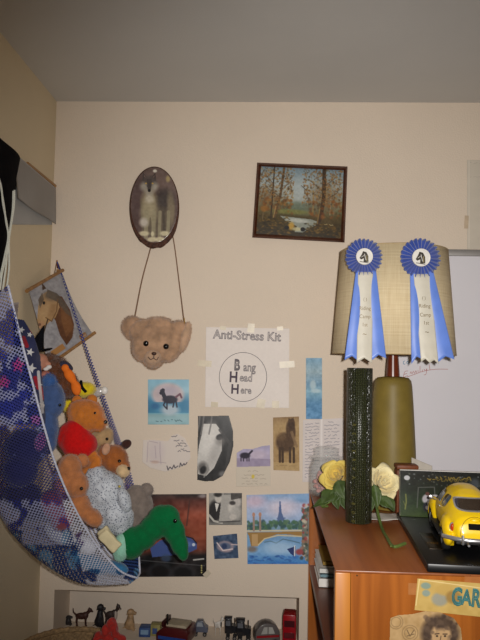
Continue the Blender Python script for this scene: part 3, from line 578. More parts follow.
mk('harp', bm, mat('brass socket', (150, 112, 50), .3, metal=.8), lamp)

# ------------------------------------------------------------------ two show rosettes pinned to the shade
SATIN = mat('royal blue satin', (58, 84, 168), .38, .14, 60, .05, 200, sheen=.35); SATL = mat('light blue satin', (104, 138, 222), .36, .07, 30, sheen=.35); SATW = mat('ivory satin', (208, 202, 186), .4, .05, 40, sheen=.3)
GOLD = mat('gold print', (112, 92, 54), .4, metal=.2)
def rosette(label, cx, cy, R, strips, words, seed):
    Y0 = LY - .158; t = thing('rosette', label, 'rosette', P(cx, cy + R, Y0), 'blue show rosettes'); del t['group']
    s = S(Y0); bm = bmesh.new(); np_ = 26; rnd = random.Random(seed); jit = [rnd.uniform(-.05, .05) for _ in range(np_)]
    def fn(u, v):
        a = u * 2 * PI; k = u * np_; ph = (k % 1.0); tri = 1 - abs(2 * ph - 1); r = (.30 + .70 * v) * R
        pin = 1 + .035 * math.sin(2 * PI * k) * v + jit[int(k) % np_] * v * .4 - .05 * (1 - tri) * v
        a2 = a + .035 * v * math.sin(PI * ph)
        p = P(cx + r * pin * math.cos(a2), cy + r * pin * math.sin(a2), Y0)
        p.y += -(tri * (.0035 + .007 * v)) + .002 + .006 * v * v; return p
    grid(bm, fn, np_ * 8, 6); bmesh.ops.remove_doubles(bm, verts=bm.verts[:], dist=1e-6)
    thicken(mk('pleated_ribbon', bm, SATIN, t, angle=80), .0006)
    bm = bmesh.new(); c = P(cx, cy, Y0); Q = Matrix.Rotation(PI / 2, 3, 'X')
    lathe(bm, (c.x, c.y - .0065, c.z), [(.001, -.002), (.44 * R * s, -.002), (.46 * R * s, .001), (.44 * R * s, .0035), (.0005, .0045)], 36, Q); mk('center_button', bm, mat('white button card', (226, 222, 214), .4), t)
    q = Cv(cx - .40 * R, cy - .40 * R, cx + .40 * R, cy + .40 * R, (226, 222, 214), 7); k = (58, 52, 44); e = R / 19
    q.poly([(cx - 1 * e, cy - 6 * e), (cx + 2.4 * e, cy - 5 * e), (cx + 4.4 * e, cy - 1 * e), (cx + 4.6 * e, cy + 5 * e), (cx - .5 * e, cy + 5.4 * e), (cx - .2 * e, cy + 1.4 * e), (cx - 3 * e, cy + 2.6 * e), (cx - 4.6 * e, cy + 1 * e), (cx - 2.4 * e, cy - 2.6 * e)], k)
    q.line([(cx + .5 * e, cy - 3 * e), (cx + 2 * e, cy + 3 * e)], .7, (226, 222, 214)); q.line([(cx - 2.5 * e, cy), (cx, cy - 1.6 * e)], .5, (226, 222, 214)); q.line([(cx + 3 * e, cy - 1.6 * e), (cx + 3 * e, cy + 4 * e)], .5, (200, 180, 120)); q.line([(cx - 4 * e, cy + 4.6 * e), (cx + 4.5 * e, cy + 6 * e)], .6, k)
    canvas('horse_print', q, PRINT, t, pos=lambda PX, PY, u, v: Pn(PX, PY, Y0 - .0122), mask=np.hypot(q.X - cx, q.Y - cy) < .4 * R)
    for i, (tl, tr, br, bl, mm, dep, nt) in enumerate(strips):
        bm = bmesh.new()
        def fs(u, v):
            top = Vector(tl + (0,)).lerp(Vector(tr + (0,)), u); bot = Vector(bl + (0,)).lerp(Vector(br + (0,)), u)
            ntch = 0.0
            if nt: ntch = -5.0 * (1 - abs(2 * u - 1)) if nt == 1 else -3.6 * (1 - abs(((2 * u) % 1.0) * 2 - 1))
            q = top.lerp(bot, v); py = q.y + ntch * max(0, (v - .8) / .2)
            yy = Y0 + .004 + (LY - .1725 - Y0 - .004) * v - dep - .0022 * math.sin(u * PI) - .0012 * math.sin(v * 5 + i)
            return P(q.x, py, yy)
        grid(bm, fs, 16, 24); thicken(mk('streamer', bm, mm, t, angle=80), .0005)
    (tl, tr, br, bl) = strips[-1][:4]; ls = []
    for body, v, h in words:
        c = Vector(tl + (0,)).lerp(Vector(tr + (0,)), .5).lerp(Vector(bl + (0,)).lerp(Vector(br + (0,)), .5), v)
        yy = Y0 + .004 + (LY - .1725 - Y0 - .004) * v - strips[-1][5] - .0032 - .0012 * math.sin(v * 5 + 2)
        r, u = rotdir(math.degrees(math.atan2(tr[1] - tl[1], tr[0] - tl[0])))
        ls.append((body, P(c.x, c.y, yy), h * s, h * 1.15 * s, r, u))
    text('gold_lettering', ls, GOLD, t)
rosette('blue pleated show rosette with horse button on the left side of the lamp shade', 364, 257, 18.6,
        [((356, 270), (365, 272), (359.5, 362), (344.5, 360), SATL, .0, 1), ((366, 272), (376, 270), (386.3, 358.5), (371, 361), SATL, .0, 1), ((358, 272), (373, 272), (372, 363), (356.6, 363), SATW, .0025, 1)],
        [('( )', .30, 4), ('Riding', .40, 4.6), ('Camp', .49, 4.6), ('1st', .58, 4.6), ('~', .68, 7)], 1)
rosette('blue pleated show rosette with horse button on the right side of the lamp shade', 420.5, 258, 20,
        [((410, 272), (420, 274), (422, 359), (411.5, 364), SATL, .0, 1), ((424, 274), (433, 270), (454.5, 359.5), (437, 363), SATL, .0, 1), ((413.5, 274), (430, 274), (438.6, 364), (421, 362), SATW, .0025, 2)],
        [('( )', .27, 4), ('Riding', .36, 4.6), ('Camp', .46, 4.6), ('1st', .55, 4.6), ('~', .65, 7)], 2)

# ------------------------------------------------------------------ tall black tube
TY = -.37; c = P(358.5, 524, TY); st = S(TY)
tb = thing('tall_tube', 'tall black crocodile-embossed cylinder with vertical gold lettering', 'tube vase', (c.x, TY, ZT))
m = bpy.data.materials.new('black crocodile leatherette'); m.use_nodes = True; N = m.node_tree.nodes; Lk = m.node_tree.links; b = N['Principled BSDF']
tc = N.new('ShaderNodeTexCoord'); mp = N.new('ShaderNodeMapping'); mp.inputs['Scale'].default_value = (190, 190, 260); Lk.new(tc.outputs['Object'], mp.inputs[0])
vo = N.new('ShaderNodeTexVoronoi'); vo.feature = 'DISTANCE_TO_EDGE'; vo.inputs['Scale'].default_value = 1.0; vo.inputs['Randomness'].default_value = .35; Lk.new(mp.outputs[0], vo.inputs['Vector'])
rp = N.new('ShaderNodeValToRGB'); rp.color_ramp.elements[0].position = .02; rp.color_ramp.elements[1].position = .22; rp.color_ramp.elements[0].color = (0, 0, 0, 1); Lk.new(vo.outputs['Distance'], rp.inputs[0])
bb = N.new('ShaderNodeBump'); bb.inputs['Strength'].default_value = .8; bb.inputs['Distance'].default_value = .002; Lk.new(rp.outputs[0], bb.inputs['Height']); Lk.new(bb.outputs[0], b.inputs['Normal'])
mx = N.new('ShaderNodeValToRGB'); mx.color_ramp.elements[0].color = lc((22, 24, 12)); mx.color_ramp.elements[1].color = lc((56, 60, 36)); Lk.new(rp.outputs[0], mx.inputs[0]); Lk.new(mx.outputs[0], b.inputs['Base Color']); b.inputs['Roughness'].default_value = .3; b.inputs['Specular IOR Level'].default_value = .5
tr_ = 12.6 * st; ztt = P(358.5, 368, TY).z
bm = bmesh.new(); lathe(bm, (c.x, TY, 0), [(.002, ZT + .0008), (tr_ - .001, ZT + .0008), (tr_, ZT + .002), (tr_, ztt - .001), (tr_ - .001, ztt), (tr_ - .003, ztt), (tr_ - .0035, ztt - .06), (.002, ztt - .061)], 56); mk('body', bm, m, tb, angle=50)
a = math.radians(238); rr = Vector((-math.sin(a), math.cos(a), 0)); on = Vector((math.cos(a), math.sin(a), 0))
for part_ in (range(0, 7), range(8, 12)):
  text('gold_lettering', [(ch, Vector((c.x, TY, P(358, 424 + i * 8.6, TY).z)) + on * (tr_ + .0006), .011, .013, Vector((0, 0, -1)), rr) for i, ch in enumerate(('R', 'E', 'S', 'E', 'R', 'V', 'A', ' ', '1', '8', '0', '0')) if i in part_], mat('dull gold letter', (104, 98, 44), .5, metal=.2), tb)

# ------------------------------------------------------------------ glass jar
JY = -.075; jx = P(326, 480, JY).x; sj = S(JY)
jar = thing('glass_jar', 'lidded clear glass jar of reddish potpourri at the back left corner of the bookcase', 'jar', (jx, JY, ZT))
GLS = mat('clear glass', (214, 220, 218), .04, .0, spec=.9, alpha=.15)
def jz(h): return ZT + h * sj
bm = bmesh.new(); lathe(bm, (jx, JY, 0), [(.001, jz(.4)), (14, jz(.4)), (16.3, jz(1.5)), (16.8, jz(4)), (16.8, jz(27)), (15.5, jz(31)), (14.2, jz(33)), (14.2, jz(35)), (13.4, jz(35)), (13.4, jz(32.6)), (15, jz(30)), (16.0, jz(26.5)), (16.0, jz(4.5)), (14, jz(2)), (.001, jz(2))], 40) if False else None
lathe(bm, (jx, JY, 0), [(r * sj if r > .01 else .0005, jz(h)) for r, h in ((0, .4), (14, .4), (16.3, 1.5), (16.8, 4), (16.8, 27), (15.5, 31), (14.2, 33), (14.2, 35), (13.4, 35), (13.4, 32.6), (15, 30), (16, 26.5), (16, 4.5), (14, 2), (0, 2))], 40, caps=False); mk('body', bm, GLS, jar, angle=60)
bm = bmesh.new(); lathe(bm, (jx, JY, 0), [(r * sj if r > .01 else .0005, jz(h)) for r, h in ((0, 35.4), (16.4, 35.4), (17.2, 36.2), (16.4, 37.2), (13.4, 38), (12.2, 40), (12.8, 43), (12.2, 45.6), (9.5, 46.8), (0, 47))], 40, caps=False); mk('lid', bm, GLS, jar, angle=60)
bm = bmesh.new(); rd = random.Random(5); k = 0
for lay_ in range(5):
    for i in range(14):
        a, r = rd.uniform(0, 6.28), 12.2 * sj * math.sqrt(rd.random()); q = rd.uniform(2.0, 3.2) * sj
        ell(bm, (jx + r * math.cos(a), JY + r * math.sin(a), jz(5.6 + lay_ * 3.6)), (q, q * .8, q * .7), Matrix.Rotation(rd.uniform(0, 3), 3, 'Y'), 2)
o = mk('potpourri', bm, mat('reddish potpourri', (214, 140, 130), .6, .4, 120), jar); o['kind'] = 'stuff'

# ------------------------------------------------------------------ artificial roses
def rose(bm, c, R, axis, seed, openness=1.0):
    c = Vector(c); ax = Vector(axis).normalized(); M = ax.to_track_quat('Z', 'Y').to_matrix(); rd = random.Random(seed)
    for ring, (n, r0, H, W_, fl_) in enumerate(((2, .16, 1.10, 1.5, .0), (3, .34, 1.12, 1.15, .10), (3, .52, 1.08, 1.1, .22), (4, .72, .98, .85, .5), (5, .90, .80, .75, .9))):
        for k in range(n):
            a0 = 2 * PI * k / n + ring * .9 + rd.uniform(-.2, .2); hh = H * rd.uniform(.9, 1.08); q = rd.uniform(.92, 1.1); ph = rd.uniform(0, 6); lean = rd.uniform(-.06, .1)
            def fn(u, v):
                x = (u - .5) * 2; top = 1 - .28 * x * x + .05 * math.sin(x * 5 + ph); vv = v * top; wd = W_ * (.35 + .65 * math.sin(PI * min(.5, vv * .75 + .1)))
                e = max(0, vv - .55) / .45; r = r0 * q * (.30 + .70 * math.sin(min(1, vv * 1.3) * PI / 2)) + fl_ * .55 * e * e + lean * vv + .02 * x * x
                z = hh * (vv - .35 * fl_ * e * e * e) ; ang = a0 + x * wd
                return c + M @ Vector((R * r * math.cos(ang), R * r * math.sin(ang), R * (z - .55)))
            b = bmesh.new(); grid(b, fn, 12, 12); merge(bm, b)
def leaf(bm, p0, d, nrm, L, w, curl=.2):
    p0 = Vector(p0); d = Vector(d).normalized(); nrm = Vector(nrm); nrm = (nrm - d * nrm.dot(d)).normalized(); sd = d.cross(nrm)
    def fn(u, v):
        x = (u - .5) * 2; ww = w * math.sin(PI * v ** .8) * (1 + .07 * math.sin(v * 40)); return p0 + d * L * v + sd * x * ww + nrm * (L * (.12 * abs(x) * math.sin(PI * v) - curl * v * v))
    grid(bm, fn, 6, 12)
LEAF = mat('rose leaf green', (66, 84, 38), .5, .3, 60, .1, 200); STEM = mat('rose stem green', (92, 112, 52), .5, .2, 50)
ry = -.24
r1 = thing('artificial_rose', 'yellow cloth rose with green leaves lying in front of the glass jar', 'rose', (P(333, 500, ry).x, ry, ZT))
bm = bmesh.new(); c1 = P(337, 475, ry); rose(bm, c1, .034, (-.38, -.8, .45), 3, 1.0); thicken(mk('petals', bm, mat('yellow petals', (232, 206, 104), .6, .12, 30, sheen=.2), r1, angle=180), .0005)
for L_ in (((338, 480), (342, 508), .05, .015), ((338, 488), (330, 511), .042, .014), ((341, 492), (347, 512), .05, .014), ((334, 492), (338, 512), .045, .013), ((330, 498), (316, 505), .055, .010), ((332, 490), (322, 503), .045, .017), ((340, 480), (345, 500), .05, .02)):
    (a, b_, L, w) = L_; p = P(*a, ry - .035); q = P(*b_, ry - .06); q.z = max(q.z, ZT + .012)
    bm = bmesh.new(); leaf(bm, p, q - p, (-.25, -1, .35), L, w, .1); thicken(mk('leaf', bm, LEAF, r1, angle=180), .0006)
bm = bmesh.new(); e0 = P(306, 500, -.3); tube(bm, [c1 + Vector((0, .02, -.02)), P(333, 500, ry - .03) + Vector((0, 0, .004)), Vector((P(322, 505, ry - .03).x, ry - .03, ZT + .012)), Vector((BXL + .03, ry - .02, ZT + .010))], .0028, 8, 6); mk('stem', bm, STEM, r1)
r2 = thing('artificial_rose', 'cream cloth rose with long green stem between the tube and the car stand', 'rose', (P(384, 500, ry).x, ry - .03, ZT))
y2 = -.325; c2 = P(383.5, 482, y2); bm = bmesh.new(); rose(bm, c2, .035, (.28, -.85, .5), 8, 0.9); thicken(mk('petals', bm, mat('cream petals', (240, 226, 176), .6, .10, 30, sheen=.2), r2, angle=180), .0005)
pt_ = [c2 + Vector((0, .01, -.025)), P(376, 500, y2 - .01) + Vector((0, 0, 0)), Vector((P(381, 520, -.42).x, -.42, ZT + .006)), Vector((P(387, 536, -.52).x, -.52, ZT + .0045)), Vector((P(395, 545, -.60).x, -.585, ZT + .0045)), Vector((P(409, 541, -.6).x, -.565, ZT + .006))]
pt_[1].z = max(pt_[1].z, ZT + .01)
bm = bmesh.new(); tube(bm, pt_, .0034, 8, 6); mk('stem', bm, STEM, r2)
bm = bmesh.new(); tube(bm, [pt_[4], pt_[4] + Vector((-.008, -.014, .004))], [.0028, .0015], 6); mk('stem_stub', bm, STEM, r2)
for a, b_, L, w in (((374, 484), (378, 508), .055, .013), ((378, 497), (392, 507), .045, .014), ((386, 497), (393, 509), .04, .012), ((370, 490), (372, 512), .05, .012)):
    p = P(*a, y2 - .03); q = P(*b_, y2 - .05); q.z = max(q.z, ZT + .01); bm = bmesh.new(); leaf(bm, p, q - p, (0, -1, .5), L, w, .05); thicken(mk('leaf', bm, LEAF, r2, angle=180), .0006)
ft = thing('folded_tissue', 'flat white tissue under the cream rose on the bookcase top', 'tissue', (P(376, 510, -.36).x, -.33, ZT))
bm = bmesh.new(); fx = P(378, 512, -.35).x; grid(bm, lambda u, v: Vector((fx - .03 + .085 * u, -.36 + .07 * v + .01 * u, ZT + .0022 + .0012 * math.sin(u * 9 + v * 4))), 12, 10); thicken(mk('tissue', bm, mat('white tissue', (206, 200, 190), .8), ft), .0008)

# brown block and card behind the backboard
bw = thing('brown_box', 'small brown leather box between the lamp base and the model car stand', 'box', (P(400, 490, -.30).x, -.29, ZT))
xx = P(404, 480, -.28).x; zz = P(400, 464, -.29).z
mk('box_body', bx(xx - .022, xx + .03, -.305, -.265, ZT + .001, zz - .012, bev=.004), mat('brown leather', (112, 58, 28), .55, .2, 60), bw); mk('lid', bx(xx - .023, xx + .031, -.306, -.264, zz - .0115, zz, bev=.004), mat('brown leather', (112, 58, 28), .55), bw)
gc = thing('grey_card', 'grey card standing tilted behind the picture backboard', 'card', (P(424, 480, -.27).x, -.275, ZT))
bm = bmesh.new(); prism(bm, [P(411.5, 457.5, -.27), P(432, 466, -.285), Vector((P(432, 466, -.285).x, -.295, ZT + .001)), Vector((P(412, 457.5, -.27).x, -.28, ZT + .001))], (0.001, .002, 0)); mk('card', bm, mat('grey card stock', (176, 168, 156), .7), gc, smooth=False)

# ------------------------------------------------------------------ model car on its black display stand
TH = math.radians(-3.5); PL0 = P(428.5, 571, BYF - .012); PX0 = PL0.x
def ST(x, y, z): # stand coordinates: x right, y away from the camera, z above the bookcase top
    return Vector((PX0 + x * math.cos(TH) - y * math.sin(TH), BYF - .012 + x * math.sin(TH) + y * math.cos(TH), ZT + z))
RS = Matrix.Rotation(TH, 3, 'Z'); PW, PLn, PH = .222, .415, .016
sd = thing('display_stand', 'glossy black display stand with picture backboard under the yellow model car', 'stand', ST(PW / 2, PLn / 2, 0))
BG = mat('glossy black lacquer', (13, 13, 15), .38, .1, 20)
bm = bmesh.new(); box(bm, ST(PW / 2, PLn / 2 + .006, .0006 + PH / 2), (PW, PLn - .012, PH), RS, .003); mk('plinth', bm, BG, sd)
bm = bmesh.new(); box(bm, ST(.034, .165, PH + .0012), (.026, .12, .0012), RS, .0003); mk('name_plate', bm, mat('dark bronze plate', (44, 34, 20), .35, metal=.5), sd)
text('plate_lettering', [('1967', ST(.034, .145, PH + .0021), .012, .012, RS @ Vector((1, .0, 0)), RS @ Vector((0, 1, 0)))], mat('gold plate print', (170, 124, 40), .4, metal=.4), sd)
text('plate_ornament', [('~~~', ST(.034, .19, PH + .0021), .010, .02, RS @ Vector((1, 0, 0)), RS @ Vector((0, 1, 0)))], mat('gold plate print', (170, 124, 40), .4, metal=.4), sd)
by = .372; bh = .107
def bpos(PX, PY, u, v):
    a = np.array(ST(.001, by, PH + bh)); e1 = np.array(ST(PW - .018, by, PH + bh)) - a; e2 = np.array(ST(.001, by + .0, PH + .001)) - a
    return a + u[..., None] * e1 + v[..., None] * e2 + np.array(RS @ Vector((0, -.0032, 0)))
bm = bmesh.new(); box(bm, ST(PW / 2 - .008, by + .003, PH + bh / 2 + .001), (PW - .018, .011, bh), RS, .0006); mk('backboard', bm, mat('white board edge', (222, 218, 212), .5), sd)
q = Cv(400, 470, 478, 520, (22, 28, 20), 3); q.nz(12, 4, 3); q.grad([(470, (24, 26, 24)), (485, (26, 34, 24)), (505, (40, 60, 28)), (520, (66, 84, 36))]); q.nz(10, 4, 3); q.nz(8, 1.5, 4)
q.dabs(40, (405, 473, 478, 486), [(150, 156, 160), (90, 100, 90), (120, 120, 110)], .7, 4, .7); q.ell(406, 478, 2.6, 2.6, (226, 226, 230)); q.scrib(424, 477, 40, 2.2, (168, 140, 52), 5, 1.0, .9); q.scrib(426, 479, 34, 2, (150, 124, 44), 6, .8, .8)
q.line([(404.5, 512), (405.5, 504), (405, 496)], 1.2, (160, 160, 80), .8); q.scrib(403, 505, 5, 5, (150, 150, 70), 9, .7, .7)
q.line([(415, 510), (416, 488), (430, 487), (431, 505)], .8, (110, 112, 108)); q.ell(423, 500, 3.6, 5, (206, 200, 206), 10, 1, .4); q.ell(424, 494.5, 1.8, 2, (110, 70, 60)); q.ell(429, 497, 4.5, 1.6, (214, 208, 212), -12, 1, .4); q.ell(423, 509, 3, 5, (40, 40, 52), 0, 1, .4); q.ell(429, 505, 2, 7, (200, 196, 204), 0, .8, .5)
q.ell(465, 482, 4, 6, (110, 116, 130), 0, .6, .8)
canvas('backboard_picture', q, GLOSS, sd, pos=bpos, gain=.65)
def car(label):
    L = .298; cc = (.096, .046); zb_ = PH + .0008; TC = math.radians(-6.5); RC = Matrix.Rotation(TC, 3, 'Z'); O = ST(cc[0], cc[1], zb_)
    t = thing('toy_car', label, 'model car', ST(cc[0], cc[1] + L / 2, PH))
    def C(x, y, z): return O + RC @ Vector((x * L, y * L, z * L))
    yel = mat('yellow enamel', (236, 196, 12), .38, .03, 5, coat=.15)
    ks = np.array([(.045, .150, .085), (.055, .20, .105), (.09, .245, .128), (.14, .275, .143), (.20, .305, .153), (.27, .345, .162), (.34, .37, .168), (.43, .382, .171), (.52, .378, .171), (.59, .36, .168), (.64, .325, .163), (.69, .268, .155), (.76, .245, .14), (.84, .222, .12), (.91, .185, .095), (.95, .145, .07), (.965, .12, .05)])
    bm = bmesh.new(); rs = []
    for y in np.linspace(.045, .965, 60):
        top = np.interp(y, ks[:, 0], ks[:, 1]); hw = np.interp(y, ks[:, 0], ks[:, 2]); bot = .075 + .05 * max(0, (y - .85) / .12) + .03 * max(0, (.1 - y) / .06)
        ring = []
        for i in range(40):
            a = 2 * PI * i / 40; ca, sa = math.cos(a), math.sin(a); x = hw * math.copysign(abs(ca) ** .75, ca); zc = .19
            zc = min(.19, (top + bot) / 2)
            z = zc + (top - zc) * abs(sa) ** .8 if sa > 0 else zc - (zc - bot) * abs(sa) ** .45
            if z > .21: x *= 1 - .26 * min(1, (z - .21) / .17) ** 1.1
            ring.append(C(x, y, z))
        rs.append(ring)
    rings(bm, rs)
    for y, s_ in ((.215, 1), (.785, 1)):
        for sx in (-1, 1):
            c = C(sx * .155, y - (.005 if y < .5 else -.0), .125); ell(bm, c, (.040 * L, .112 * L, .098 * L), RC); c2_ = C(sx * .155, y - (.05 if y < .5 else -.04), .10); ell(bm, c2_, (.036 * L, .10 * L, .06 * L), RC)
    b = fuse(bm, .0019, 5)
    # wheel arches: push the skin away from the tyres
    for v in b.verts:
        loc = RC.inverted() @ (v.co - O) / L
        for yw in (.215, .785):
            d = math.hypot(loc.y - yw, loc.z - .08)
            if d < .083 and abs(loc.x) > .118 and loc.z < .16: v.co -= (RC @ Vector((math.copysign(min(.05, abs(loc.x) - .118), loc.x), 0, 0))) * L
    body_bvh = BVHTree.FromBMesh(b); mkf('body', b, yel, t)
    def patch(name, orig, e1, e2, d, m, shape=4.0, off=.0009, n=20):
        """a thin skin following the body, rounded like a window; orig, e1, e2 in car units"""
        bm = bmesh.new(); D = RC @ Vector(d); V = {}
        for j in range(n + 1):
            for i in range(n + 1):
                u, v = i / n * 2 - 1, j / n * 2 - 1; k = (abs(u) ** shape + abs(v) ** shape) ** (1 / shape); mx_ = max(abs(u), abs(v)); k = mx_ / k if k > 0 else 1
                p = C(*(Vector(orig) + Vector(e1) * u * k + Vector(e2) * v * k)); h = body_bvh.ray_cast(p - D * .2, D)
                if h[0] is not None: V[i, j] = bm.verts.new(h[0] + h[1] * off if h[1].dot(D) < 0 else h[0] - h[1] * off)
        for j in range(n):
            for i in range(n):
                qd = [V.get(k_) for k_ in ((i, j), (i + 1, j), (i + 1, j + 1), (i, j + 1))]
                if all(qd) and max((qd[0].co - x.co).length for x in qd) < .02: bm.faces.new(qd)
        return mk(name, bm, m, t, angle=180)
    glass = mat('dark car glass', (52, 40, 30), .06, .2, 30, spec=.8); chrome = mat('chrome', (214, 214, 216), .3, .05, metal=.85); rub = mat('black tyre rubber', (20, 20, 21), .7)
    patch('window_surround', (0, .2, .296), (.105, 0, 0), (0, 0, .034), (0, 1, 0), chrome, 4, .0006); patch('rear_window', (0, .2, .296), (.096, 0, 0), (0, 0, .026), (0, 1, 0), glass, 4, .0012)
    for sx in (-1, 1):
        patch('side_window', (sx * .15, .52, .292), (0, .085, 0), (0, 0, .040), (-sx, 0, 0), glass, 4); patch('side_window', (sx * .15, .345, .285), (0, .06, 0), (0, 0, .038), (-sx, 0, 0), glass, 3)
    patch('windscreen', (0, .66, .315), (.115, 0, 0), (0, 0, .040), (0, -1, 0), glass, 4)
    dk = mat('dark panel gap', (120, 92, 6), .5)
    bm = bmesh.new(); pts = []
    for i in range(25):
        a = PI * i / 24; x, z = -.092 * math.cos(a), .125 + .115 * math.sin(a) ** .8
        h = body_bvh.ray_cast(C(x, -.4, z), RC @ Vector((0, 1, 0))); 
        if h[0] is not None: pts.append(h[0] + h[1] * .0001)
    tube(bm, pts, .0006, 5); mk('engine_lid_seam', bm, dk, t)
    bm = bmesh.new()
    for k in range(5):
        for sx in (-1, 1):
            h0 = body_bvh.ray_cast(C(sx * .02, -.4, .236 - .0), RC @ Vector((0, 1, 0)))
    bm.free()
    patch('licence_plate', (0, .05, .186), (.045, 0, 0), (0, 0, .018), (0, 1, 0), mat('black plate', (14, 13, 12), .8, spec=.1), 12, .002)
    bm = bmesh.new(); h = body_bvh.ray_cast(C(0, -.4, .222), RC @ Vector((0, 1, 0)))[0]; ell(bm, h, (.03 * L, .013 * L, .014 * L), RC); mk('plate_lamp', bm, yel, t)
    for sx in (-1, 1):
        h = body_bvh.ray_cast(C(sx * .132, -.4, .168), RC @ Vector((0, 1, 0)))[0]
        bm = bmesh.new(); ell(bm, h, (.015 * L, .012 * L, .025 * L), RC); lm = mk('tail_lamp', bm, mat('red tail lamp', (176, 52, 14), .15, coat=.5), t)
        bm = bmesh.new(); ell(bm, h + RC @ Vector((0, .001, 0)), (.020 * L, .010 * L, .030 * L), RC); mk('lamp_rim', bm, chrome, lm)
    # bumpers
    for y0, sg in ((.012, 1), (.985, -1)):
        bm = bmesh.new(); pts = [C(x, y0 + sg * (.09 * (abs(x) / .19) ** 2.5), .112) for x in np.linspace(-.192, .192, 17)]; tube(bm, pts, .0042, 10); 
        mk('bumper', bm, chrome, t)
        for sx in (-1, 1):
            bm = bmesh.new(); tube(bm, [C(sx * .085, y0 - sg * .002, .088), C(sx * .085, y0 - sg * .010, .115), C(sx * .085, y0 - sg * .002, .142)], .0026, 8, 4); mk('bumper_guard', bm, chrome, t)
    for sx in (-1, 1):
        bm = bmesh.new(); box(bm, C(sx * .165, .5, .078), (.05 * L, .40 * L, .018 * L), RC, .001); mk('running_board', bm, rub, t)
        for y in (.215, .785):
            Q = RC @ Matrix.Rotation(PI / 2, 3, 'Y'); w0 = .026
            bm = bmesh.new(); lathe(bm, C(sx * .158, y, .08), [(r * L, z * L) for r, z in ((.045, -w0), (.07, -w0), (.079, -w0 * .6), (.08, 0), (.079, w0 * .6), (.07, w0), (.045, w0))], 32, Q, caps=False); wh = mk('wheel', bm, rub, t, angle=60)
            bm = bmesh.new(); lathe(bm, C(sx * .158, y, .08), [(r * L, z * L * sx) for r, z in ((.001, .026), (.015, .025), (.022, .018), (.038, .018), (.048, .024), (.048, -.02), (.001, -.02))], 28, Q); mk('hub_cap', bm, chrome, wh)
        bm = bmesh.new(); tube(bm, [C(sx * .165, .60, .235), C(sx * .195, .60, .25)], .0011, 6); ell(bm, C(sx * .20, .60, .255), (.018 * L, .006 * L, .014 * L), RC); mk('wing_mirror', bm, chrome, t)
        h = body_bvh.ray_cast(C(sx * .3, .42, .235), RC @ Vector((-sx, 0, 0)))[0]; bm = bmesh.new(); tube(bm, [h + RC @ Vector((sx * .0015, -.006, 0)), h + RC @ Vector((sx * .0015, .006, 0))], .0012, 6); mk('door_handle', bm, chrome, t)
        h = body_bvh.ray_cast(C(sx * .155, 1.4, .15), RC @ Vector((0, -1, 0)))[0]; bm = bmesh.new(); ell(bm, h, (.036 * L, .02 * L, .036 * L), RC); mk('headlamp', bm, chrome, t)
        bm = bmesh.new(); tube(bm, [C(sx * .05, .06, .085), C(sx * .05, .005, .082)], .0022, 10); mk('exhaust_pipe', bm, chrome, t)
    bm = bmesh.new(); box(bm, C(0, .5, .072), (.22 * L, .8 * L, .02 * L), RC, .002); mk('chassis', bm, rub, t)
    return t
car('yellow vintage rounded model car seen from behind on the black stand')

# stickers on the near end of the bookcase
cv = Cv(414, 577, 500, 616, (196, 164, 92), 3); cv.nz(8, 5, 3)
for e in (((423, 585), 5, 4, (120, 146, 140)), ((424, 594), 4, 4, (130, 150, 146)), ((438, 600), 8, 8, (146, 148, 140)), ((442, 588), 9, 7, (190, 156, 84)), ((452, 596), 8, 8, (150, 116, 60))): cv.ell(*e[0], e[1], e[2], e[3], 0, .85, .4)
cv.line([(416, 578), (500, 584)], 1, (226, 200, 140)); cv.line([(416, 578), (415, 610)], 1, (226, 200, 140))
sg = thing('cartoon_sticker', 'long yellow comic strip sticker with blue block lettering on the bookcase end', 'sticker', P(450, 612, BYF))
ys = BYF - .0012
canvas('sticker', cv, PRINT, sg, Y=ys, corners=[(417.5, 578.5), (502, 585), (501, 619), (414.5, 610)])
sb = S(BYF); r, u = rotdir(4.5); tm = mat('teal sticker ink', (74, 128, 128), .6)
text('lettering', [(ch, P(457 + i * 9.5, 597.5 + i * .8, ys - .0008), 14 * sb, (23 - i % 2 * 3) * sb, r, u) for i, ch in enumerate('GARB')], tm, sg, .045)
cv = Cv(388, 610, 464, 660, (186, 152, 104), 2.6); cv.nz(8, 8, 2)
hd = (84, 66, 52); cv.ell(440, 634, 19, 19, hd, 0, 1, .3); cv.nz(10, 3, 6); cv.ell(441, 636, 10, 13, (196, 160, 116), 0, 1, .3); cv.ell(440, 624, 9, 4, hd, 8, 1, .4); cv.dabs(60, (424, 616, 458, 640), [(70, 54, 44), (100, 80, 64)], 2, 3, .6); cv.ell(441, 638, 7, 9, (192, 156, 112), 0, 1, .5)
cv.line([(435, 634), (439, 633.5)], 1, (60, 44, 36)); cv.line([(443, 634), (447, 634)], 1, (60, 44, 36)); cv.ell(437, 636, 1.2, 1, (50, 40, 34)); cv.ell(445, 636, 1.2, 1, (50, 40, 34)); cv.line([(441, 636), (440, 641), (442.5, 641.5)], .8, (90, 66, 50))
for cx, cy, r in ((396, 622, 7), (410, 633, 8)):
    for k in (1, .7): cv.line([(cx + r * k * math.cos(a * .5), cy + r * k * math.sin(a * .5)) for a in range(14)], .8, (140, 112, 76), .8)
cv.line([(407, 630), (410, 636), (414, 630)], 1, (120, 96, 66)); cv.line([(407, 636), (414, 634)], 1, (120, 96, 66))
pp = [(390, 618), (398, 615), (412, 614), (425, 611), (440, 612), (454, 618), (461, 628), (463, 645), (463, 660), (389, 660)]
st_ = paper('portrait_cutout', 'tan paper cutout with a drawn curly-haired head on the bookcase end', 'cutout', cv, mask=cv.inside(pp), Y=BYF - .0035, part='paper')
st_.location = P(426, 640, BYF)
for ch in st_.children: ch.matrix_parent_inverse = Matrix.Translation(st_.location).inverted()
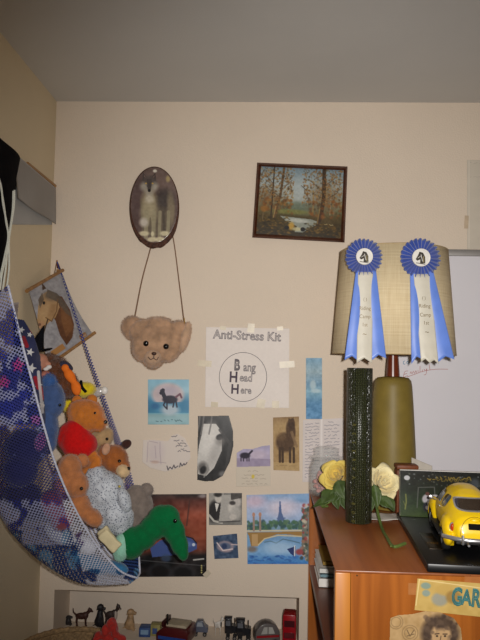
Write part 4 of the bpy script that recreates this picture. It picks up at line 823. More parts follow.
tp = thing('tape_scrap', 'pale strip of tape left of the comic sticker on the bookcase end', 'tape', P(414, 595, BYF)); tape(413, 589, 9, 11, 0, tp, BYF - .0002, (170, 110, 60))
tp = thing('tape_scrap', 'pale strip of tape above the comic sticker at the right edge', 'tape', P(473, 580, BYF)); tape(473, 579.5, 16, 7, 3, tp, BYF - .0002, (170, 104, 54))

# ------------------------------------------------------------------ left corner: black garment, grey cloth, horse banner
def wallcloth(Ya, Yb, ztop, zbot, depth, folds, nx_=60, nz_=30, slant=(0, 0), seed=1):
    """cloth hanging off the left wall between depths Ya (near) and Yb (far)"""
    bm = bmesh.new()
    def fn(u, v):
        Y = Ya + (Yb - Ya) * u + slant[0] * v * u; zt_ = ztop(u) if callable(ztop) else ztop; zb_ = zbot(u) if callable(zbot) else zbot
        X = XL + depth * (.55 + .45 * math.sin(u * folds * PI * 2 + .6 * math.sin(v * 3 + seed))) * (.35 + .65 * min(1, v * 2.5)) + .004
        return Vector((X, Y, zt_ + (zb_ - zt_) * v))
    grid(bm, fn, nx_, nz_); return bm
gz = lambda px, py: (lambda Y: P(px, py, Y).z)
def yw(px):  # depth where the left wall shows at photo column px (near eye height)
    lo, hi = -1.6, 0.0
    for _ in range(40):
        m_ = (lo + hi) / 2
        if P(px, 220, m_).x < XL + .02: lo = m_ 
        else: hi = m_
    return (lo + hi) / 2
def ywall(px):
    d = Pn(px, 220, 0.0) - CAM; t = (XL + .02 - CAM[0]) / d[0]; return CAM[1] + d[1] * t
yg0, yg1 = ywall(14), -.012
gc_ = thing('grey_cloth', 'grey cloth draped along the left wall under a thin wooden rod', 'cloth', (XL, -.15, P(53, 225, -.01).z))
za, zb1 = P(54, 188, -.01).z, P(53, 225, -.01).z
def drape(x_off, b0, b1, t0, t1, name, m, bulge=1.0):
    bm = bmesh.new()
    def fn(u, v):
        Y = yg0 + (yg1 - yg0) * u; zt_ = t0 + (t1 - t0) * u; zb_ = b0 + (b1 - b0) * u; zz = zt_ + (zb_ - zt_) * v
        return Vector((XL + x_off + bulge * (.003 * (1 + math.sin(u * 7 + v * 2)) * v + .012 * (1 - u) * (.4 + .6 * v)), Y, zz))
    grid(bm, fn, 40, 20); return thicken(mk(name, bm, m, gc_), .0008)
GCL = mat('grey sheer cloth', (124, 114, 102), .9, .06, 16, sheen=.3); GCL2 = mat('pale grey lining', (158, 156, 152), .9, .06, 16, sheen=.3)
drape(.010, P(14, 198, yg0).z, zb1 + .002, P(14, 153, yg0).z, za, 'front_drape', GCL)
drape(.002, P(14, 224.5, yg0).z, zb1, P(14, 185, yg0).z, za - .03, 'lining', GCL2, .15)
bm = bmesh.new(); tube(bm, [Vector((XL + .008, -.012, za + .006)), Vector((XL + .008, ywall(30), za + .006))], .005, 10); mk('rod', bm, wood('pale wooden rod', (150, 108, 60), (178, 132, 80), .5, 'Y'), gc_)
BK = mat('black wool', (13, 12, 16), .95, .25, 60, .2, 300, spec=.1)
yb0, yb1 = -.86, ywall(19) - .005
bg = thing('black_garment', 'black garment with white drawstrings hanging on the left wall', 'garment', (XL, yb1, P(10, 335, yb1).z))
zt_n = P(20, 157, yb1).z; bm = bmesh.new()
def fn(u, v):
    Y = yb0 + (yb1 + .012 - .13 * v - yb0) * u; zz = zt_n + .012 * (1 - u) + (P(10, 345, -.45).z - zt_n) * v
    return Vector((XL + .026 + .010 * math.sin(u * 15 + v * 1.2) * (.4 + v) - .016 * u ** 8 + .004 * v, Y, zz))
grid(bm, fn, 70, 40); thicken(mk('body', bm, BK, bg), .004)
def strand(pts, m, r, name, parent, off=.045):
    bm = bmesh.new(); q = []
    for px, py in pts:
        d = Pn(px, py, 0.0) - CAM; t = (XL + off - CAM[0]) / d[0]; q.append(Vector(CAM + d * t))
    tube(bm, q, r, 6, 6); return mk(name, bm, m, parent)
WS = mat('white cord', (226, 226, 212), .8, .15, 400)
for pts in ([(-4, 170), (1, 186), (3, 204), (7, 225), (8, 238), (5, 254), (2, 268), (-1, 280)], [(14.5, 190), (14, 206), (11, 226), (9, 240), (9, 252), (9, 268), (7, 285), (4, 300)], [(0, 182), (4, 206), (6, 222), (9, 238), (8, 250), (5, 262), (2, 274), (0, 290)], [(13.2, 191), (12.5, 210), (9.5, 232), (7, 248), (6.5, 262), (4, 280), (2, 296)]):
    strand(pts, WS, .0021, 'drawstring', bg)

hb = thing('horse_banner', 'small cloth banner of a brown horse head hung on two wooden rods in the corner', 'banner', P(62, 363, -.14))
HQ = {'a': P(28.5, 290, -.215), 'b': P(61.5, 271, -.045), 'c': P(93, 334, -.03), 'd': P(48, 366, -.185)}
cv = Cv(26, 266, 96, 366, (158, 156, 160), 2.6); cv.nz(10, 3, 4); cv.nz(8, 1.5, 5)
br, lb, dk = (142, 102, 62), (184, 148, 104), (74, 50, 34)
cv.poly([(52, 296), (62, 297), (70, 310), (74, 325), (72, 338), (66, 346), (60, 336), (56, 322), (50, 312)], (98, 60, 34)); cv.poly([(60, 300), (70, 314), (73, 328), (66, 338), (62, 322)], (128, 84, 48), .8)
cv.poly([(41, 296), (48, 291), (56, 296), (60, 308), (56, 318), (48, 324), (44, 329), (38, 328), (37, 321), (38, 308)], lb); cv.ell(48, 304, 8, 9, (176, 140, 98), 0, .8, .7); cv.poly([(47, 290), (57, 294), (66, 304), (72, 318), (66, 314), (58, 303), (46, 297)], (96, 84, 72), .9); cv.poly([(42, 291), (41, 283), (46, 289)], dk); cv.poly([(38, 300), (42, 293), (44, 300), (40, 309)], (92, 80, 68), .8)
cv.ell(45, 313, 5, 10, (196, 162, 118), 15, .6, .9); cv.ell(53, 312, 4, 7, (156, 118, 78), 10, .6, .9); cv.ell(66, 322, 5, 12, (140, 92, 52), -20, .5, .9); cv.ell(50, 297, 7, 4, (104, 92, 78), 20, .7, .9); cv.nz(7, 2, 12); cv.ell(44, 303.5, 1.3, 1.6, (24, 18, 16)); cv.ell(39.5, 324.5, 1.6, 1.4, (60, 40, 34)); cv.ell(41, 325, 4, 4, (190, 140, 110), 0, .5, .8); cv.line([(46, 318), (52, 322), (57, 312), (58, 300)], 1, (120, 86, 50)); cv.line([(48, 320), (44, 332), (42, 338)], 1.2, (60, 44, 32)); cv.poly([(50, 352), (62, 344), (65, 349), (53, 357)], (176, 126, 72))
ins = np.ones(cv.X.shape, bool)
def banpos(PX, PY, u, v):
    a, b_, c, d = [np.array(HQ[k]) for k in 'abcd']
    # u,v are picture coordinates: solve the quad so the print sits where the photo shows it
    qa, qb, qc, qd = (28.5, 290), (61.5, 271), (93, 334), (48, 366)
    U = np.full(PX.shape, .5); V = np.full(PX.shape, .5)
    for _ in range(12):
        X = (1 - U) * (1 - V) * qa[0] + U * (1 - V) * qb[0] + U * V * qc[0] + (1 - U) * V * qd[0] - PX; Y = (1 - U) * (1 - V) * qa[1] + U * (1 - V) * qb[1] + U * V * qc[1] + (1 - U) * V * qd[1] - PY
        xu = (1 - V) * (qb[0] - qa[0]) + V * (qc[0] - qd[0]); xv = (1 - U) * (qd[0] - qa[0]) + U * (qc[0] - qb[0]); yu = (1 - V) * (qb[1] - qa[1]) + V * (qc[1] - qd[1]); yv = (1 - U) * (qd[1] - qa[1]) + U * (qc[1] - qb[1])
        dt = xu * yv - xv * yu; U = U - (X * yv - xv * Y) / dt; V = V - (xu * Y - X * yu) / dt
    global ins; w = .09 * np.sin(np.pi * np.clip(V, 0, 1)); ins = (U > w * .25) & (U < 1 - w * .7) & (V > 0) & (V < 1)
    U = np.clip(U, 0, 1); V = np.clip(V, 0, 1)
    p = ((1 - U) * (1 - V))[..., None] * a + (U * (1 - V))[..., None] * b_ + (U * V)[..., None] * c + ((1 - U) * V)[..., None] * d
    p[..., 1] -= .012 * np.sin(np.pi * V) * np.sin(np.pi * U); return p
_pos = banpos(cv.X, cv.Y, None, None)
canvas('fabric', cv, CLOTHP, hb, pos=lambda *k: _pos, mask=ins)
RW = wood('knotty pale dowel', (132, 92, 52), (168, 124, 76), .5, 'X', 20, 0)
for p, q, e in ((HQ['a'], HQ['b'], .10), (HQ['d'], HQ['c'], .09)):
    bm = bmesh.new(); d = q - p; tube(bm, [p - d * e * .5, p, p + d * .5, q, q + d * e * .4], [.005, .0052, .0047, .005, .0052], 8, 4); mk('rod', bm, RW, hb)
bm = bmesh.new(); tube(bm, [HQ['b'].lerp(HQ['a'], .22) + Vector((0, 0, .004)), P(57, 262, -.016), HQ['b'] + Vector((-.002, 0, .004))], .001, 6, 4); mk('hanging_string', bm, mat('brown string', (110, 76, 50), .8), hb)
bm = bmesh.new(); c = HQ['b'] + Vector((-.008, -.006, .004)); tube(bm, [c, c + Vector((-.002, -.002, -.028))], [.004, .003], 8); mk('toggle', bm, RW, hb)
bm = bmesh.new(); c = HQ['d'].lerp(HQ['c'], .78) + Vector((-.004, -.008, .012)); box(bm, c, (.03, .006, .012), Matrix.Rotation(math.radians(-32), 3, 'Y'), .002); mk('wood_tag', bm, RW, hb)
hk = thing('wall_hook', 'small copper hook in the corner holding the banner string and net strap', 'hook', P(58, 263, 0))
bm = bmesh.new(); tube(bm, [P(57.5, 268, -.0005), P(57.3, 266, -.014), P(57, 263.5, -.018), P(57, 260.5, -.016)], .0022, 8, 4); mk('hook', bm, mat('copper', (170, 100, 66), .35, metal=.8), hk)

# ------------------------------------------------------------------ toy net
TS = np.linspace(0, 1, 9)
Nk = [(8, 285, -.60), (20, 335, -.58), (33, 385, -.54), (45, 430, -.50), (57, 468, -.46), (73, 505, -.42), (95, 543, -.37), (119, 570, -.33), (137, 578, -.30)]
Ak = [(-5, 300, -.60), (-13, 350, -.60), (-24, 400, -.57), (-20, 445, -.53), (-10, 490, -.47), (12, 531, -.42), (46, 563, -.36), (85, 584, -.32), (130, 584, -.295)]
Bk = [(26, 300, -.34), (24, 345, -.33), (23, 400, -.33), (24, 440, -.33), (24, 482, -.32), (34, 517, -.31), (60, 552, -.29), (95, 574, -.28), (134, 581, -.28)]
Fk = [(62, 275, -.06), (75, 315, -.095), (88, 355, -.105), (100, 390, -.11), (112, 425, -.115), (122, 455, -.12), (130, 485, -.13), (137, 530, -.18), (140, 573, -.26)]
def crv(K):
    W_ = np.array([P(*k) for k in K]); W_[:, 0] = np.maximum(W_[:, 0], XL + .008)
    def f(t):
        x = min(max(t, 0), 1) * (len(K) - 1); i = min(int(x), len(K) - 2); u = x - i
        p0, p1, p2, p3 = W_[max(i - 1, 0)], W_[i], W_[i + 1], W_[min(i + 2, len(K) - 1)]
        return Vector(0.5 * (2 * p1 + (p2 - p0) * u + (2 * p0 - 5 * p1 + 4 * p2 - p3) * u * u + (3 * p1 - p0 - 3 * p2 + p3) * u ** 3))
    return f
fN, fA, fB, fF = map(crv, (Nk, Ak, Bk, Fk))
def netp(t, u):
    p = [fN(t), fA(t), fB(t), fF(t)]; x = u * 3; i = min(int(x), 2); k = x - i
    g = lambda j: p[min(max(j, 0), 3)]
    q = 0.5 * (2 * g(i) + (g(i + 1) - g(i - 1)) * k + (2 * g(i - 1) - 5 * g(i) + 4 * g(i + 1) - g(i + 2)) * k * k + (3 * g(i) - g(i - 1) - 3 * g(i + 1) + g(i + 2)) * k ** 3)
    q.x = max(q.x, XL + .004); return q
m = bpy.data.materials.new('printed toy net'); m.use_nodes = True; N = m.node_tree.nodes; Lk = m.node_tree.links; b = N['Principled BSDF']; b.inputs['Roughness'].default_value = .7; b.inputs['Specular IOR Level'].default_value = .25
vc = N.new('ShaderNodeVertexColor'); vc.layer_name = 'Col'; Lk.new(vc.outputs[0], b.inputs['Base Color'])
uv = N.new('ShaderNodeUVMap'); mp = N.new('ShaderNodeMapping'); mp.inputs['Rotation'].default_value = (0, 0, PI / 4); mp.inputs['Scale'].default_value = (1 / .0068,) * 3; Lk.new(uv.outputs[0], mp.inputs[0])
sp = N.new('ShaderNodeSeparateXYZ'); Lk.new(mp.outputs[0], sp.inputs[0]); ds = []
for ax in ('X', 'Y'):
    a_ = N.new('ShaderNodeMath'); a_.operation = 'FRACT'; Lk.new(sp.outputs[ax], a_.inputs[0]); c_ = N.new('ShaderNodeMath'); c_.operation = 'SUBTRACT'; c_.inputs[1].default_value = .5; Lk.new(a_.outputs[0], c_.inputs[0]); d_ = N.new('ShaderNodeMath'); d_.operation = 'POWER'; d_.inputs[1].default_value = 2; Lk.new(c_.outputs[0], d_.inputs[0]); ds.append(d_)
ad = N.new('ShaderNodeMath'); ad.operation = 'ADD'; Lk.new(ds[0].outputs[0], ad.inputs[0]); Lk.new(ds[1].outputs[0], ad.inputs[1])
gt = N.new('ShaderNodeMath'); gt.operation = 'GREATER_THAN'; gt.inputs[1].default_value = .39 ** 2; Lk.new(ad.outputs[0], gt.inputs[0]); Lk.new(gt.outputs[0], b.inputs['Alpha'])
NETM = m
def netcolor(px, py):
    c = np.array((146, 150, 188.))
    def star(cx, cy, r, col):
        nonlocal c
        dx, dy = px - cx, py - cy; a = math.atan2(dy, dx); rr = r * (.55 + .45 * abs(((a * 5 / (2 * PI) + .2) % 1) * 2 - 1)); 
        if math.hypot(dx, dy) < rr: c = np.array(col, float)
    nzv = noise.noise(Vector((px / 16, py / 16, 3.3))) + .5 * noise.noise(Vector((px / 7, py / 7, 1.3)))
    if nzv > .02: c = np.array((44, 52, 126.))
    if 430 < py < 500 and px < 74: c = np.array((48, 50, 98.)) if nzv > -.4 else np.array((84, 90, 140.))
    if py >= 500 and 62 + (py - 500) * .3 < px < 84 + (py - 500) * .55 and nzv < .3: c = np.array((196, 198, 214.))
    elif 470 < py < 545 and px > 46 + (py - 470) * .45 and nzv > -.25: c = np.array((84, 66, 116.))
    elif py > 530: c = np.array((84, 124, 164.)) if nzv < -.2 else np.array((34, 58, 112.))
    if 505 < py < 545 and 22 < px < 62 and nzv < .25: c = np.array((138, 142, 176.))
    for s_ in ((18, 365, 7, (176, 60, 130)), (4, 382, 7, (170, 60, 136)), (10, 340, 8, (48, 58, 150)), (3, 356, 7, (48, 58, 150)), (26, 395, 8, (44, 54, 146)), (6, 408, 9, (44, 54, 146)), (20, 425, 7, (44, 54, 146)), (36, 420, 6, (150, 90, 160))): star(*s_)
    return c
net = thing('toy_net', 'blue and white printed mesh toy net bulging with stuffed toys in the left corner', 'toy net', P(130, 585, -.29))
nt, nu = 150, 130; tt = np.linspace(0, 1, nt + 1); verts = []; uvs = []; cols = []
for i, t in enumerate(tt):
    um = .60 + .40 * min(1, max(0, (t - .5) / .25)); L_ = 0; prev = None
    for j in range(nu + 1):
        p = netp(t, um * j / nu); p = p + Vector((1, -1, 0)) * .004 * noise.noise(p * 14)
        p.x = max(p.x, XL + .003)
        if prev is not None: L_ += (p - prev).length
        prev = p; verts.append(p); uvs.append((t * .95, L_)); c = netcolor(*proj(p)); cols.append(c)
faces = [(i * (nu + 1) + j, i * (nu + 1) + j + 1, (i + 1) * (nu + 1) + j + 1, (i + 1) * (nu + 1) + j) for i in range(nt) for j in range(nu)]
me = bpy.data.meshes.new('net'); me.from_pydata(verts, [], faces); lay = me.uv_layers.new(name='UVMap'); li = np.empty(len(me.loops), int); me.loops.foreach_get('vertex_index', li); lay.data.foreach_set('uv', np.array(uvs)[li].ravel())
at = me.color_attributes.new('Col', 'FLOAT_COLOR', 'POINT'); cc = np.ones((len(verts), 4)); cc[:, :3] = lin(np.array(cols)); at.data.foreach_set('color', cc.ravel()); me.polygons.foreach_set('use_smooth', [True] * len(faces)); me.update()
link('net_bag', me, NETM, net)
bm = bmesh.new(); pts = [fN(t) for t in np.linspace(0, 1, 60)] + [fF(t) for t in np.linspace(1, .86, 8)]; tube(bm, pts, .0024, 8)
b_ = mk('piping', bm, mat('white braided piping', (196, 198, 214), .8, .35, 300), net)
# far strap: the net gathered into a narrow band up to the hook
bm = bmesh.new(); lay = bm.loops.layers.uv.new('UVMap'); V = []
for i in range(61):
    t = i / 60 * .92; p = fF(t); w = .0028 + .011 * t; d = (fF(t + .02) - fF(max(0, t - .02))).normalized(); sd = Vector((d.z, 0, -d.x)).normalized()
    if sd.x < 0: sd = -sd
    V.append([(bm.verts.new(p + sd * w * k + Vector((0, -.004 * (1 - abs(k)), 0))), (t * .95, w * k)) for k in (-1, -.5, 0, .5, 1)])
for i in range(60):
    for k in range(4):
        q = (V[i][k], V[i][k + 1], V[i + 1][k + 1], V[i + 1][k]); f = bm.faces.new([x[0] for x in q]); f.smooth = True
        for l, x in zip(f.loops, q): l[lay].uv = x[1]
st2 = mat('blue strap netting', (48, 62, 140), .7, .35, 220)
o = mkf('strap', bm, NETM, net); at = o.data.color_attributes.new('Col', 'FLOAT_COLOR', 'POINT'); q_ = lc((52, 60, 128)); at.data.foreach_set('color', list(q_) * len(o.data.vertices))
bm = bmesh.new(); tube(bm, [P(57.2, 262, -.020), P(59, 268, -.038), fF(0)], .0018, 6, 4); mk('strap_cord', bm, st2, net)

# ------------------------------------------------------------------ stuffed toys
def fur(name, col, var=.18, sheen=.35, sc=70): return mat(name, col, .95, var, sc, .5, 350, sheen=sheen, spec=.1)
def toy(name, label, cat, base): return thing(name, label, cat, P(*base))
def part(parent, name, m, els, Y, vox=.003, it=4, furn=0, fl_=.004, seed=1, lump=.0012):
    bm = bmesh.new()
    for e in els:
        dy = e[6] if len(e) > 6 else 0
        pe(bm, e[0], e[1], Y + dy, e[2], e[3], e[4] if len(e) > 4 else None, e[5] if len(e) > 5 else 0)
    return mkf(name, fuse(bm, vox, it, furn, fl_, .0005, lump, seed), m, parent)
def dots(parent, name, m, items, Y):
    for x, y, r, dy in items:
        bm = bmesh.new(); pe(bm, x, y, Y + dy, r, r, r * .8, 0, 2); mk(name, bm, m, parent)
# bear in a red jumper
Y = -.27; t = toy('teddy_bear', 'golden brown teddy bear in a red jumper sitting upright in the toy net', 'stuffed toy', (80, 475, Y))
GB = fur('golden brown plush', (190, 112, 42)); 
part(t, 'head', GB, [(86, 416, 18, 17, 16), (98, 423, 9, 8, 9), (80, 412, 12, 13, 14)], Y, furn=3500)
for x, y in ((77, 401), (92, 400)): part(t, 'ear', GB, [(x, y, 5.5, 6, 3)], Y + .004, .0022, 3)
dots(t, 'nose', EYE, [(105.5, 422, 2, -.012)], Y); dots(t, 'eye', EYE, [(95, 413, 1.3, -.043)], Y)
part(t, 'jumper', fur('red knit wool', (196, 22, 22), .12, .15, 160), [(76, 440, 16, 20, 18, -8), (68, 436, 10, 15, 14, 10), (86, 446, 11, 13, 14, 30), (76, 428, 12, 10, 14)], Y - .012)
part(t, 'arm', GB, [(89, 455, 9, 6, 6, -10), (95, 465, 6, 10, 6, 25), (88, 471, 7, 5, 5, -20)], Y - .015, furn=1200)
part(t, 'lower_body', GB, [(80, 466, 12, 14, 14)], Y + .02)
# blue plush
Y = -.36; t = toy('blue_plush', 'dark blue round plush toy behind the net rim beside the red-jumper bear', 'stuffed toy', (54, 440, Y))
BP = fur('dusty blue plush', (66, 88, 132)); part(t, 'body', BP, [(52, 399, 13, 19, 14, -10), (47, 424, 11, 22, 13, -12), (49, 440, 8, 14, 10)], Y, furn=1800)
part(t, 'ear', fur('bright blue plush', (54, 92, 150)), [(49, 382, 7, 8, 5, 20)], Y - .012, .0024, 3, 900, .008)
dots(t, 'eye', EYE, [(60, 405, 1.6, -.030)], Y)
# stars and stripes cloth
Y = -.40; t = toy('star_print_cloth', 'navy cloth with white stars and red bands bunched behind the net rim', 'cloth', (38, 400, Y))
cv = Cv(14, 318, 58, 425, (46, 50, 82), 2.4); cv.nz(6, 6, 2); rd = random.Random(2)
def star5(cx, cy, r, c, rot=0): cv.poly([(cx + (r if i % 2 == 0 else r * .42) * math.sin(i * PI / 5 + rot), cy - (r if i % 2 == 0 else r * .42) * math.cos(i * PI / 5 + rot)) for i in range(10)], c)
for x, y, r in ((31, 368, 5.5), (30, 352, 4), (22, 330, 3.5), (30, 335, 3), (38, 385, 4), (25, 345, 3), (42, 405, 4), (34, 395, 3)): star5(x, y, r, (214, 212, 210), .3)
for p in ([(24, 338), (27, 346)], [(35, 378), (38, 388)], [(30, 326), (33, 332)], [(40, 388), (43, 398)]): cv.line(p, 4, (150, 30, 44))
cv.line([(38, 372), (42, 412)], 3, (206, 202, 200), .9)
def bpos2(PX, PY, u, v):
    yy = -.43 + .10 * u - .05 * np.sin(np.pi * np.clip(u, 0, 1)) + .012 * np.sin(v * 12 + u * 4); return Pn(PX, PY, yy)
canvas('cloth', cv, CLOTHP, t, pos=bpos2, mask=cv.inside([(12, 318), (24, 320), (34, 336), (40, 356), (42, 380), (46, 424), (14, 424)]), thick=.003)
# witch doll
Y = -.33; t = toy('witch_doll', 'small doll in a pointed black hat peeking above the star print cloth', 'doll', (44, 375, Y))
bm = bmesh.new(); b0, tp_ = P(36, 350, Y), P(42, 325, Y + .0); s_ = S(Y)
rings(bm, [[b0.lerp(tp_, k) + Vector((math.cos(a * PI / 10) * r * s_, math.sin(a * PI / 10) * r * s_, 0)) + Vector((.006 * k * k, 0, 0)) for a in range(20)] for k, r in ((-.02, 8), (.1, 7), (.4, 5), (.7, 2.6), (1, .4))]); mk('hat', bm, mat('black felt', (18, 18, 22), .95, .2, 90, spec=.1), t)
bm = bmesh.new(); rings(bm, [[P(40, 351.5, Y) + Vector((math.cos(a * PI / 12) * r * s_, math.sin(a * PI / 12) * r * s_, (dz + .25 * math.cos(a * PI / 12) * r) * s_)) for a in range(24)] for r, dz in ((7, 1), (12, 1), (12, 0), (7, 0))], caps=False); mk('hat_brim', bm, mat('black felt', (26, 26, 30), .9), t)
part(t, 'head', mat('doll skin', (186, 128, 104), .7), [(40, 362, 8, 9, 8), (47, 364, 4, 3, 3)], Y - .002, .0024)
part(t, 'hair', mat('white doll hair', (222, 216, 212), .9), [(49, 367, 3, 2.4, 3), (46, 369, 3, 2, 3)], Y - .008, .0018)
part(t, 'dress', mat('pink doll dress', (176, 112, 96), .9), [(45, 378, 6, 8, 8)], Y)
# shaggy brown toy with orange scarf
Y = -.225; t = toy('shaggy_plush', 'shaggy dark brown plush with an orange scarf near the top of the net', 'stuffed toy', (64, 398, Y))
part(t, 'body', fur('shaggy brown fur', (98, 58, 36), .35), [(56, 370, 13, 13, 14, 20), (66, 384, 11, 15, 13, -20), (50, 360, 7, 6, 8)], Y, .0034, 3, 5000, .009, 3)
part(t, 'scarf', mat('orange fleece', (226, 112, 26), .9, .1, 90), [(70, 376, 5, 9, 4, -35), (76, 388, 5, 8, 4, -15), (65, 368, 4, 4, 3)], Y - .048, .0024, 3)
part(t, 'dark_collar', mat('navy felt', (52, 50, 72), .9), [(66, 366, 8, 4, 8, 30)], Y - .01, .0024, 3)
# yellow striped
Y = -.17; t = toy('yellow_plush', 'yellow plush with black stripes wedged behind the red-jumper bear', 'stuffed toy', (84, 402, Y))
part(t, 'body', fur('yellow plush', (222, 196, 34)), [(84, 390, 12, 8, 10, -8), (70, 404, 9, 9, 9, 20)], Y, furn=800)
for x, y in ((82, 387), (76, 393)):
    bm = bmesh.new(); tube(bm, [P(x - 1, y - 6, Y - .03), P(x, y, Y - .042), P(x + 4, y + 5, Y - .036)], .004, 8, 4); mk('stripe', bm, mat('black felt', (26, 26, 30), .9), t)
bt = toy('plastic_tag', 'clear white plastic tag poking up beside the yellow plush', 'tag', (98, 400, -.15))
bm = bmesh.new(); pe(bm, 97, 392, -.15, 8, 5, 3, -15); mk('tag_bag', bm, mat('cloudy clear plastic', (214, 208, 204), .2, .1, 60, trans=.4, spec=.7), bt); bm = bmesh.new(); pe(bm, 104.5, 390.5, -.15, 3.4, 4, 2.5); mk('tag_knob', bm, mat('white plastic', (226, 222, 216), .35), bt)
# small beige
Y = -.15; t = toy('beige_plush', 'small beige plush squeezed between the red-jumper bear and the brown puppy', 'stuffed toy', (104, 450, Y))
part(t, 'head', fur('beige plush', (176, 144, 104)), [(102, 438, 11, 10, 10), (108, 433, 5, 5, 6), (96, 441, 7, 7, 7)], Y, furn=1200); dots(t, 'nose', EYE, [(107, 439, 1.6, -.030)], Y)
part(t, 'body', fur('beige plush', (176, 144, 104)), [(102, 456, 10, 14, 9)], Y + .01)
# brown puppy
Y = -.19; t = toy('puppy_plush', 'brown plush puppy with a dark ear and pale muzzle looking right', 'stuffed toy', (116, 480, Y))
PB = fur('chestnut plush', (158, 92, 44)); part(t, 'head', PB, [(114, 459, 14, 14, 12), (121, 467, 9, 9, 9), (106, 456, 9, 12, 10)], Y, furn=2200)
part(t, 'muzzle', fur('cream plush', (214, 184, 140)), [(123, 471, 7, 6, 7, 30)], Y - .020, .0022, 3, 500); dots(t, 'nose', EYE, [(128.5, 468.5, 1.9, -.024)], Y); dots(t, 'eye', EYE, [(119.5, 461, 1.7, -.039)], Y)
part(t, 'ear', fur('dark brown plush', (64, 38, 34)), [(126.5, 444, 5.5, 4.5, 3, -25)], Y + .004, .002, 3); part(t, 'ear', fur('pale pink plush', (196, 150, 120)), [(106, 449, 4, 6, 3, 15)], Y - .036, .002, 3)
part(t, 'body', PB, [(110, 482, 13, 16, 12)], Y + .01)
# tan bear in front
Y = -.37; t = toy('teddy_bear', 'light tan bear with its face against the white net rim, below the red-jumper bear', 'stuffed toy', (80, 515, Y))
TB = fur('light tan plush', (178, 114, 70)); part(t, 'head', TB, [(70, 468, 12, 14, 13), (76, 484, 12, 14, 12, -15), (66, 478, 10, 16, 12)], Y, furn=2200); part(t, 'ear', TB, [(82, 461, 7, 7, 4)], Y + .012, .0022, 3, 400)
dots(t, 'eye', EYE, [(81.5, 488.5, 1.8, -.040)], Y); part(t, 'body', TB, [(80, 505, 10, 14, 12, -25), (92, 517, 12, 8, 10, 35)], Y + .01, furn=1000)
# silver sequin
Y = -.285; t = toy('sparkly_plush', 'silvery white plush covered in dark and shiny flecks in the middle of the net', 'stuffed toy', (108, 535, Y))
m = mat('flecked silver cloth', (196, 200, 204), .5, .1, 40); N = m.node_tree.nodes; Lk = m.node_tree.links; b = N['Principled BSDF']
tc = N.new('ShaderNodeTexCoord'); vo = N.new('ShaderNodeTexVoronoi'); vo.inputs['Scale'].default_value = 230; Lk.new(tc.outputs['Object'], vo.inputs['Vector'])
rp = N.new('ShaderNodeValToRGB'); rp.color_ramp.elements[0].position = .22; rp.color_ramp.elements[1].position = .42; rp.color_ramp.elements[0].color = lc((80, 86, 104)); rp.color_ramp.elements[1].color = lc((184, 189, 196)); Lk.new(vo.outputs['Distance'], rp.inputs[0]); Lk.new(rp.outputs[0], b.inputs['Base Color'])
part(t, 'body', m, [(104, 494, 22, 24, 16, -15), (116, 514, 17, 22, 15, -25), (97, 480, 13, 15, 13, -10), (92, 498, 12, 20, 12, -25), (104, 515, 15, 14, 12, 10), (122, 519, 9, 9, 9)], Y, .0036, 3, lump=.004)
part(t, 'arm', m, [(124, 500, 7, 13, 7, -20)], Y - .02)
bm = bmesh.new(); pe(bm, 119.5, 486.5, Y - .045, 1.3, 1.3); mk('gold_bead', bm, mat('gold bead', (220, 200, 90), .2, metal=.6), t)
# grey plush
Y = -.16; t = toy('grey_plush', 'grey plush with one round ear behind the silvery toy at the net end', 'stuffed toy', (140, 530, Y))
GP = fur('grey plush', (128, 116, 108)); part(t, 'body', GP, [(138, 505, 15, 20, 13, -12), (134, 518, 13, 14, 12)], Y, furn=1500); part(t, 'ear', GP, [(147, 490, 6.5, 7, 4)], Y - .004, .0022, 3, 400)
# green dinosaur
Y = -.29; t = toy('dinosaur_plush', 'bright green long-necked dinosaur plush hanging its head out of the net', 'stuffed toy', (150, 565, Y))
GR = fur('green plush', (8, 100, 54), .10, .15); part(t, 'body', GR, [(131, 543, 15, 16, 13, 0), (143, 537, 14, 13, 11, -20), (153, 528, 14, 13, 11, -35), (162, 519, 14.5, 14, 11), (168, 519, 12, 14, 10), (174, 531, 11, 15, 8, -18), (179, 543, 9, 14, 7, -18), (182.5, 552, 6, 9, 6, -15)], Y, .0032, 6, 2500, .0022, 4, .0004)
dots(t, 'eye', EYE, [(175, 521, 2.1, -.020)], Y)
part(t, 'belly', fur('mint plush', (150, 204, 180), .1), [(122, 547, 9, 14, 10, 10)], Y - .012, .0026, 4, 500)
# cream label cloth
Y = -.33; t = toy('cream_cloth', 'folded cream cloth piece against the net rim left of the green dinosaur', 'cloth', (110, 552, Y))
bm = bmesh.new()
for k, (x, y) in enumerate(((108, 538), (110, 541))):
    box(bm, P(x, y, Y - .006 * k), (.055, .012, .030), Matrix.Rotation(math.radians(50 - 6 * k), 3, 'Y'), .004)
mkf('cloth', fuse(bm, .0022, 3, lump=.002), mat('cream cotton', (214, 200, 160), .9, .06, 60, .2, 200), t)
